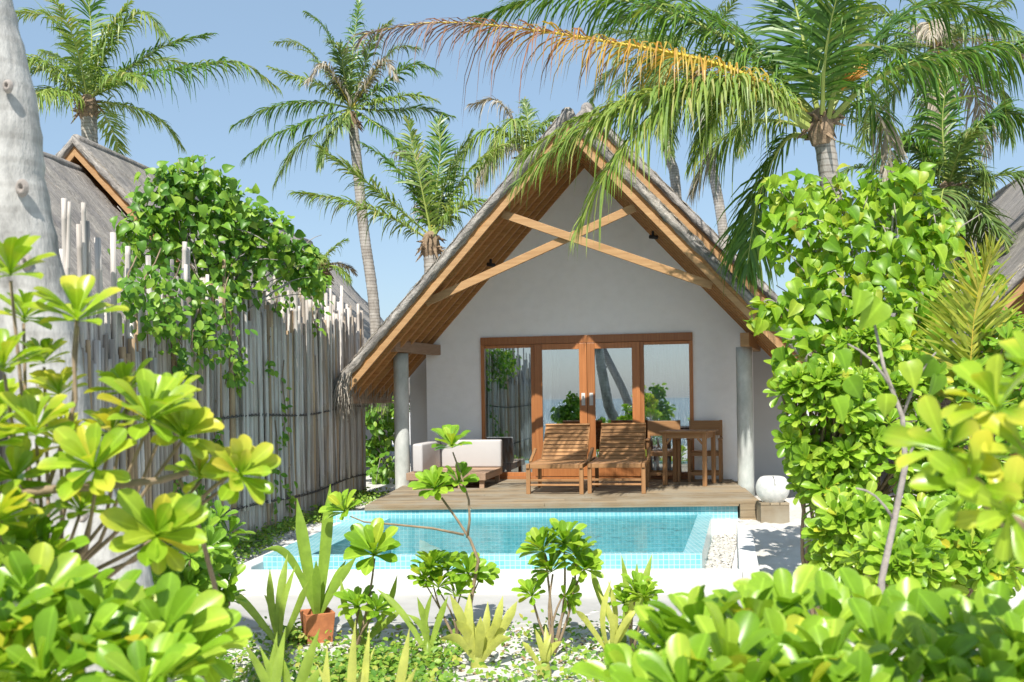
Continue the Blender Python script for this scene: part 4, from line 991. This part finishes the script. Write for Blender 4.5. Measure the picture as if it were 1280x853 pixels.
# ------------------------------------------------------------------ scaevola shrubs
GRP='glossy beach shrubs'
def base_at(px,Y,dx=0): 
    p=at(px,600,Y); return gpt(p.x+dx,Y+.2)
SL=.135
shrub('beach_shrub','dense glossy shrub at the left tip of the right-hand thicket, next to the lantern',base_at(1030,7.3),ell(1035,535,7.2,52,95,58,SL)+ell(1040,610,7.1,32,50,18,SL)+ell(998,515,7.2,30,42,14,SL),'scaevola',group=GRP)
shrub('beach_shrub','glossy shrub in the middle of the right thicket behind the thin grey stem',base_at(1110,7.6),ell(1105,570,7.4,80,110,80,SL)+ell(1090,470,7.8,75,60,40,SL),'scaevola',group=GRP)
shrub('beach_shrub','glossy shrub on the right around the young coconut frond',base_at(1240,7.2),ell(1225,600,7.0,80,110,76,SL)+ell(1245,470,7.7,60,70,34,SL),'scaevola_deep',group=GRP)
shrub('beach_shrub','low glossy shrub beside the white sand path',base_at(1045,6.0),ell(1062,670,6.0,42,48,30,SL),'scaevola',group=GRP)
shrub('beach_shrub','low glossy shrub under the right thicket above the foreground leaves',base_at(1180,5.6),ell(1180,680,5.6,95,55,52,SL)+ell(1115,705,5.2,45,36,16,SL),'scaevola',group=GRP)
def rl(lst,axis=(0,-.35,1),js=.22):
    out=[]
    for it in lst:
        px,py,Y,s=it[:4]; ax=it[4] if len(it)>4 else axis
        out.append((tuple(at(px,py,Y)),tuple((Vector(ax)+Vector((random.gauss(0,js),random.gauss(0,js),random.gauss(0,js)))).normalized()),s))
    return out
# foreground right
FRr=[(790,835,2.5,.17),(840,800,2.45,.18),(880,770,2.5,.18),(905,815,2.2,.18),(940,762,2.5,.17),(985,745,2.6,.17),(970,810,2.3,.18),(1030,765,2.5,.17),(1040,820,2.2,.18),(1085,755,2.6,.17),(1100,800,2.3,.17),(1140,770,2.5,.17),(1165,820,2.2,.17),(1200,785,2.4,.17),(1245,775,2.5,.17),(1235,830,2.2,.18),(1275,800,2.3,.17),(860,850,2.1,.17),(930,860,2.1,.17),(1000,865,2.1,.17),(1075,865,2.1,.17),(1140,870,2.1,.17),(1200,870,2.1,.17),(820,870,2.2,.17),(1290,850,2.2,.17)]
shrub('beach_shrub','large-leaved bright shrub filling the bottom right foreground',gpt(*at(1040,850,2.6)[:2]),rl([(a,b+38,c,d*.92) for a,b,c,d in FRr],(0,-.25,1)),'scaevola',group=GRP,nl=(16,21),stem_r=.008,open_=.72)
shrub('beach_shrub','blurred yellow-tipped branch reaching in from the right edge, very near the camera',gpt(2.3,2.1),rl([(1250,515,1.85,.12,(-.3,-.5,.9)),(1188,565,1.85,.105,(-.8,-.4,.5)),(1285,575,1.8,.12,(-.2,-.6,.8)),(1215,612,1.8,.10,(-.7,-.6,.2)),(1295,480,1.9,.12,(-.2,-.3,1)),(1262,640,1.75,.10,(-.4,-.6,.3))]),'scaevola_near',group=GRP,nl=(9,12),stem_r=.007)
# foreground left
FLr=[(13,345,2.6,.13),(97,402,2.6,.135,(.1,-.4,1)),(5,462,2.5,.13),(45,545,2.5,.13,(0,-.5,.9)),(185,528,2.55,.15,(.1,-.6,.85)),(228,548,2.65,.12,(.5,-.5,.7)),(120,588,2.45,.135,(.05,-.8,.5)),(160,490,2.75,.11,(-.2,-.2,1)),(195,672,2.5,.145,(.15,-.85,.35)),(298,596,2.7,.12,(.75,-.5,.35)),(250,598,2.75,.10,(.2,-.5,.7)),(-5,655,2.35,.12),(52,660,2.6,.08),(75,495,2.75,.11),(215,505,2.8,.11),(30,400,2.8,.10),(140,545,2.75,.11),(5,520,2.7,.12),(100,640,2.6,.10),(30,690,2.5,.12),(-20,560,2.4,.13),(55,455,2.8,.09),(20,600,2.5,.11,(.2,-.7,.4)),(85,560,2.7,.11)]
def extraL(lm,sm,base):
    for pts,r in ((pl((-40,625,2.45),(60,612,2.45),(140,606,2.5),(200,600,2.6),(235,590,2.65)),.012),(pl((282,805,2.9),(268,730,2.85),(252,670,2.8),(243,640,2.75),(225,600,2.7)),.008),(pl((60,610,2.5),(95,500,2.6),(92,440,2.6),(96,400,2.6)),.006),(pl((235,640,2.7),(265,610,2.7),(298,585,2.7)),.006)):
        sm.tube([tuple(p-base) for p in pts],[r*(1-.08*i) for i in range(len(pts))],7)
shrub('beach_shrub','tall bright shrub with spread leaf rosettes across the left foreground',gpt(*at(40,850,2.6)[:2]),rl([(*f[:3],f[3]*.9,*[tuple(Vector(x)+Vector((0,0,.25))) for x in f[4:]]) for f in FLr],js=.15),'scaevola_near',group=GRP,nl=(17,22),stem_r=.007,extra=extraL,open_=.80)
FL2=[(40,765,2.3,.16),(95,772,2.4,.15),(-5,735,2.4,.15),(205,800,2.35,.15,(.3,-.5,.8)),(245,815,2.4,.13,(.7,-.4,.6)),(97,825,2.2,.16),(25,830,2.2,.16),(150,845,2.2,.15),(215,850,2.25,.14),(60,860,2.1,.15),(150,800,2.4,.13),(-10,800,2.2,.16),(60,705,2.5,.12),(130,790,2.3,.15),(0,870,2.1,.15),(185,870,2.1,.14)]
shrub('beach_shrub','low glossy shrub in the bottom left corner with upright leaves',gpt(*at(80,850,2.4)[:2]),rl(FL2,(0,-.4,1),.2),'scaevola',group=GRP,nl=(15,19),stem_r=.007,open_=.8)
shrub('beach_shrub','shaded shrub low down between the pale trunk and the fence',base_at(235,5.0),ell(230,700,5.0,38,38,10,.13)+ell(270,670,5.4,25,30,6,.12)+ell(280,735,5.2,30,22,6,.11),'scaevola_deep',group=GRP)
# thin grey sapling on the right
sp_=thing('sapling','thin grey bare-stemmed sapling with a few blurred heart leaves in front of the right thicket','sapling',gpt(*at(1098,800,3.6)[:2]))
m=MB(); q=[Vector((sp_.location.x,3.6,-.05))]+pl((1102,725,3.6),(1118,650,3.6),(1132,580,3.6),(1128,520,3.6),(1105,460,3.6),(1090,390,3.6)); m.tube([tuple(p-sp_.location) for p in q],[.014,.013,.012,.011,.009,.007,.004],7)
for a,b2 in (((1128,520),(1170,440)),((1118,490),(1060,430)),((1118,650),(1070,610)),((1132,580),(1165,535))): m.tube([tuple(p-sp_.location) for p in curve(at(*a,3.6),at(*b2,3.55),(0,0,.03),4)],[.006,.005,.004,.004,.003],5)
m.build('stem',M['greybark'],sp_,True)
m=MB()
for px,py in ((1075,365),(1100,380),(1050,440),(1062,475),(1108,495),(1165,450),(1170,470),(1045,500),(1135,455)):
    p=np.array([tuple(at(px,py,3.55)-sp_.location)]); Nn=unit(np.random.normal(0,.4,(1,3))+[0,-.8,.3]); D=unit(np.random.normal(0,.5,(1,3))+[0,0,-.7]); D=unit(D-Nn*np.sum(D*Nn)); m.inst(HB[0],HB[1],p,leafmats(D,Nn,np.array([random.uniform(.07,.11)])))
m.build('foliage',M['hibiscus'],sp_,True)

# ------------------------------------------------------------------ small plants in front of the pool
def seedling(label,base,ros,mat='scaevola',tw=.011,group='young shrubs in the sand before the pool',branches=None,nl=(18,24)):
    base=Vector(base); t=thing('young_shrub',label,'young shrub',base,0,group); lm=MB(); sm=MB()
    for bpts,r in (branches or []): sm.tube([tuple(Vector(p)-base) for p in bpts],[r*(1-.5*i/(len(bpts)-1)) for i in range(len(bpts))],7)
    for (p,ax,s) in ros:
        if not branches: sm.tube([tuple(q-base) for q in curve(base,Vector(p)-Vector(ax).normalized()*s*.1,(random.uniform(-.05,.05),0,0),5)],[tw*(1-.08*i) for i in range(6)],6)
        rosette(lm,np.array(Vector(p)-base),np.array(ax,float),s*1.12,random.randint(*nl),open_=.8)
    lm.build('foliage',M[mat],t,True); sm.build('stem',M['bark'],t,True); return t
Y=7.2; bs=gpt(*at(590,800,Y)[:2])
seedling('tallest young shrub before the pool, with crooked bare stem and side branch',bs,rl([(565,560,Y,.17,(0,-.3,1)),(545,612,Y,.16,(-.3,-.5,.8)),(572,605,Y+.05,.15,(.3,-.4,.8)),(432,640,Y,.15,(-.5,-.4,.7))],js=.08),
 branches=[([bs]+pl((588,755,Y),(594,720,Y),(598,700,Y),(588,675,Y),(572,650,Y),(552,622,Y)),.016),(pl((584,672,Y),(587,650,Y),(586,625,Y),(575,590,Y),(566,565,Y)),.011),(pl((580,668,Y),(540,660,Y),(490,655,Y),(455,652,Y),(438,645,Y)),.010)])
seedling('young shrub with one full rosette on a thin stem right of the pot',gpt(*at(445,800,7.1)[:2]),rl([(468,695,7.1,.21,(0,-.5,.9)),(448,760,7.1,.15,(-.3,-.4,.9)),(470,765,7.0,.13,(.3,-.4,.9))],js=.08),'scaevola')
seedling('young bushy shrub with many small dark green tips under the crooked stem',gpt(*at(572,800,7.3)[:2]),rl([(538,712,7.3,.15),(560,715,7.35,.15),(585,718,7.3,.15),(548,735,7.25,.13),(600,722,7.4,.14),(570,745,7.2,.13),(530,725,7.3,.12)],js=.2),'scaevola',tw=.008)
seedling('young shrub with clustered green rosettes on one stem before the pool centre',gpt(*at(692,800,7.0)[:2]),rl([(680,690,7.0,.17),(705,680,7.0,.16),(720,695,7.0,.16),(690,715,7.0,.15),(730,712,7.0,.14),(665,745,7.0,.12),(705,745,7.0,.12,(.6,-.5,-.2))],js=.2))
seedling('young shrub with a tight leaf bud before the right end of the pool',gpt(*at(790,800,7.0)[:2]),rl([(795,742,7.0,.14),(805,748,6.9,.12),(780,755,7.0,.12)],js=.15))
def strap(label,base,leaves,mat,group='strap-leaved lilies in the sand',name='spider_lily',cat='lily',w=.032,par=None,bulb=True,lat=1.0):
    base=Vector(base); t=thing(name,label,cat,base,0,group)
    for tip,bend,ww in leaves:
        tip=Vector(tip); m=MB(); n=11; pts=[]; la=lat*random.uniform(-.05,.05)*(tip-base).length/.4; lb=lat*random.uniform(-.05,.03)
        for i in range(n+1):
            s=i/n; p=(base+Vector((0,0,.02))).lerp(tip,s)+Vector((la,lb,bend))*math.sin(math.pi*s)+Vector((la*.5,0,-abs(la)*.35))*s*s*s
            pts.append(p-base)
        V=[]; hd=(tip-base); sdv=Vector((-hd.z,0,hd.x)); sdv=(sdv if sdv.length>.01 else Vector((1,0,0))).normalized(); sdv=(sdv+Vector((0,random.uniform(-.6,.6),0))).normalized()
        for i,p in enumerate(pts):
            s=i/n; wd=ww*(.55+1.1*s*(1-s)**.6*1.3)*(1 if s<.75 else max(.03,(1-s)/.25)**.8)
            nrm=Vector((0,-1,.3)).normalized()
            V+= [tuple(p-sdv*wd),tuple(p-nrm*(-wd*.35)),tuple(p+sdv*wd)]
        m.arr(V,[(i*3+j,i*3+j+1,(i+1)*3+j+1,(i+1)*3+j) for i in range(n) for j in range(2)]); m.build('leaf',M[mat],t,True)
    if bulb:
        m=MB(); m.lathe([(0,-.05),(.045,-.03),(.05,.03),(.03,.1),(.0,.13)],12); m.build('stalk',M[mat],t,True)
    return t
def lil(label,px,py,Y,tips,mat,w=.03,**kw):
    b=at(px,py,Y); b=Vector((b.x,b.y,max(b.z,float(gz(b.x,b.y))))); b.z=float(gz(b.x,b.y))
    return strap(label,b,[(at(tx,ty,Y+dy),bd,w*random.uniform(.85,1.1)) for tx,ty,dy,bd in tips],mat,**kw)
lil('pale yellow lily with broad pointed leaves left of the pool centre',597,820,6.7,[(562,742,-.05,.03),(625,742,0,.03),(590,738,.05,.0),(568,775,-.1,.05),(628,770,-.1,.04),(608,750,.1,0),(548,798,-.1,.08),(642,748,.05,.05),(580,758,.12,.01),(636,795,-.1,.07),(600,770,-.12,.02)],'lilyyellow',.030)
lil('green spreading lily left of the terracotta pot',350,775,7.1,[(340,708,0,.0),(372,705,.05,.02),(290,735,-.05,.08),(382,725,-.05,.04),(326,740,.1,.03),(362,690,.1,0)],'lily',.026)
lil('yellow-green lily near the right end of the pool wall',762,805,6.9,[(742,735,0,.02),(770,720,0,0),(785,745,0,.03),(722,760,-.05,.06),(798,760,-.05,.06),(755,722,.05,0)],'lilyyellow',.022)
lil('green upright lily behind the young shrub bud on the right',775,790,7.3,[(772,690,0,0),(812,690,.05,.03),(742,705,0,.04),(830,735,0,.08),(792,700,.1,.02)],'lily',.026)
lil('small yellow-green lily low in the sand, front centre',680,832,6.5,[(668,785,0,.02),(692,790,0,.02),(655,800,0,.04),(705,800,0,.04),(680,780,.05,0)],'lilyyellow',.020)
lil('large foreground lily with green blades at bottom left',345,880,4.6,[(295,795,0,.05),(330,790,0,.02),(362,780,0,.02),(400,785,0,.05),(405,830,-.1,.08),(275,850,-.1,.08),(315,800,.1,.03),(352,785,.1,0)],'lily',.024)
lil('foreground lily with long arching pale blades at bottom centre-left',455,880,4.5,[(505,780,0,.04),(420,800,0,.03),(450,770,0,.0),(480,800,.1,.02),(395,830,-.1,.05),(520,830,-.1,.06),(465,780,.1,.0)],'lilyyellow',.020)
lil('slim green lily under the crooked stem',535,815,6.9,[(520,745,0,.02),(545,735,0,0),(505,765,0,.05),(560,745,0,.02),(470,735,.1,.05)],'lily',.022)
lil('green lily with long narrow blades at the foot of the single-rosette shrub',455,800,7.2,[(430,720,0,.0),(492,715,0,.0),(475,740,0,.0),(440,745,.05,.02),(500,760,0,.03)],'lily',.024)
# pot and its plant
pt_=at(397,788,7.35); pz=float(gz(pt_.x,pt_.y))
pot=thing('plant_pot','square terracotta pot half sunk in the ground cover','flower pot',(pt_.x,pt_.y,pz-.02))
m=MB(); A=R(24)
def sq(a,z): return [(a*1.414*math.cos(A+math.pi/4+k*math.pi/2),a*1.414*math.sin(A+math.pi/4+k*math.pi/2),z) for k in range(4)]
V=sq(.088,0)+sq(.110,.245)+sq(.095,.245)+sq(.088,.19)
m.arr(V,[(a*4+k,a*4+(k+1)%4,a*4+4+(k+1)%4,a*4+4+k) for a in range(3) for k in range(4)]); m.q.append((np.array([[3,2,1,0]]),0)); bevel(m.build('pot_body',M['terracotta'],pot),.005)
m=MB(); m.arr(sq(.0885,.20),[(0,1,2,3)]); m.build('soil',M['litter'],pot)
ptb=Vector((pt_.x,pt_.y,pz+.15))
strap('tall strap-leaved plant with two upright blades growing in the terracotta pot',ptb,[(at(372,622,7.35),0,.050),(at(412,604,7.36),0,.050),(at(446,695,7.3),.03,.032),(at(432,700,7.4),.02,.03),(at(322,690,7.2),.22,.028),(at(395,700,7.2),0,.03)],'lilypot',group=None,name='potted_plant',cat='potted plant',bulb=False,lat=.12)

# ------------------------------------------------------------------ ground cover and litter
def cover(n,fn,size,mat,name,label,cat):
    m=MB(); P=[]
    while len(P)<n:
        x,y,ok=fn()
        if ok: P.append((x,y,float(gz(x,y))+abs(random.gauss(0,.05))+.015))
    P=np.array(P); Nn=unit(np.random.normal(0,.45,(n,3))+[0,-.35,.9]); D=np.random.normal(0,1,(n,3)); D=unit(D-Nn*np.sum(D*Nn,1,keepdims=True))
    m.inst(OV[0],OV[1],P,leafmats(D,Nn,size*np.random.uniform(.5,1.3,n))); return tag(m.build(name,M[mat],None,True),label,cat,kind='stuff')
patches=[(random.uniform(-2.6,1.0),random.uniform(4.6,7.7),random.uniform(.12,.5)) for _ in range(46)]
def f1():
    if random.random()<.85:
        c=random.choice(patches); x=random.gauss(c[0],c[2]*.6); y=random.gauss(c[1],c[2]*.6)
    else: x=random.uniform(-3.2,.6); y=random.uniform(4.4,7.7)
    dens=1.0 if x<-.4 else .3
    return x,y,(y<7.74 and random.random()<dens)
cover(12000,f1,.042,'cover','ground_cover','small-leaved green ground cover creeping over the sand before the pool','ground cover')
def f2():
    y=random.uniform(6.5,16.4); x=FX(y)+abs(random.gauss(0,.22))+.04
    lim=-2.66 if y<12.6 else -1.9
    return x,y,(x<lim+.05*(random.random()))
cover(4200,f2,.048,'cover','ground_cover','green creeper along the foot of the bamboo fence','ground cover')
def f3(): return random.uniform(-3,2.6),random.uniform(4,7.72),True
m=MB(); n=3600; P=np.array([(x,y,float(gz(x,y))+.012) for x,y,_ in (f3() for _ in range(n))]); Nn=unit(np.random.normal(0,.3,(n,3))+[0,0,1]); D=np.random.normal(0,1,(n,3)); D=unit(D-Nn*np.sum(D*Nn,1,keepdims=True)); m.inst(OV[0]*np.array([.5,1,1]),OV[1],P,leafmats(D,Nn,np.random.uniform(.02,.07,n)))
tag(m.build('leaf_litter',M['litter'],None,True),'scattered brown leaf litter on the white sand','leaf litter',kind='stuff')
m=MB(); P=[]
for _ in range(1700):
    x,y=random.uniform(-3,2.4),random.uniform(4.2,7.7)
    if random.random()<.4: y=random.uniform(9,12.4); x=-2.3-random.uniform(.15,.75)
    P.append((x,y,float(gz(x,y))+.004))
scatter_pebbles(m,np.array(P),.014); tag(m.build('gravel',M['pebble'],None,True),'small pale coral pebbles scattered over the sand','gravel',kind='stuff')

# palm and bush on the beach behind the camera, seen mirrored in the doors
palm('leaning beach palm behind the viewpoint, mirrored in the glass doors',[Vector((-3.3,-5.0,-.2)),Vector((-3.6,-5.1,1.6)),Vector((-4.6,-5.4,3.6)),Vector((-6.2,-6.0,6.8))],.17,.12,(),12,3.0,.8,GP,None,40,.026,.6)
leaftree('beach_bush','bushy plant on the beach behind the viewpoint, mirrored in the right glass pane',gpt(-2.2,-3.4),[((-2.5,-3.5,1.5),(.5,.4,.45),160),((-1.9,-3.3,1.25),(.45,.4,.4),140),((-2.1,-3.6,1.95),(.3,.3,.3),80),((-2.9,-3.4,1.05),(.4,.4,.35),90)],'vine',.15,OV,'bush')
leaftree('beach_bush','low spiky bush on the beach behind the viewpoint, mirrored in the left door',gpt(-5.2,-2.6),[((-5.3,-2.6,1.2),(.5,.4,.4),150),((-4.8,-2.5,1.0),(.45,.4,.35),130),((-5.0,-2.7,1.7),(.3,.3,.3),60)],'vine',.18,OV,'bush')

# ------------------------------------------------------------------ world, sun, camera
EL=R(51.9); w=bpy.data.worlds.new('World'); scene.world=w; w.use_nodes=True; nt=w.node_tree
sk=nt.nodes.new('ShaderNodeTexSky'); sk.sky_type='NISHITA'; sk.sun_disc=False; sk.sun_elevation=EL; sk.sun_rotation=R(190.5); sk.air_density=1.0; sk.dust_density=1.2; sk.ozone_density=1.3
bg=nt.nodes['Background']; nt.links.new(mix(nt,sk.outputs[0],(1.02,1.47,1.93),.72),bg.inputs[0]); bg.inputs[1].default_value=.15
L=bpy.data.lights.new('sun','SUN'); L.energy=3.45; L.angle=R(.53); L.color=(1,.95,.87); so=bpy.data.objects.new('sun',L); col.objects.link(so)
d=Vector((math.sin(TH)*math.cos(EL),math.cos(TH)*math.cos(EL),-math.sin(EL))); so.rotation_euler=d.to_track_quat('-Z','Y').to_euler(); so.location=(-5,-20,25)
cam=bpy.data.cameras.new('camera'); co=bpy.data.objects.new('camera',cam); col.objects.link(co); scene.camera=co
cam.sensor_width=36; cam.lens=F/1280*36; cam.shift_y=71/1280; cam.shift_x=-1.05/1280; cam.clip_end=3000; cam.clip_start=.05
co.matrix_world=Matrix.Translation((0,0,ZC)) @ Matrix.Rotation(R(90),4,'X') @ Matrix.Rotation(-ROLL,4,'Z')
cam.dof.use_dof=True; cam.dof.focus_distance=14.5; cam.dof.aperture_fstop=4.5
vs=scene.view_settings; vs.view_transform='Standard'; vs.look='None'; vs.gamma=1; vs.exposure=1.0; vs.use_curve_mapping=False
scene.cycles.max_bounces=8; scene.cycles.transparent_max_bounces=16; scene.cycles.caustics_reflective=False; scene.cycles.caustics_refractive=False
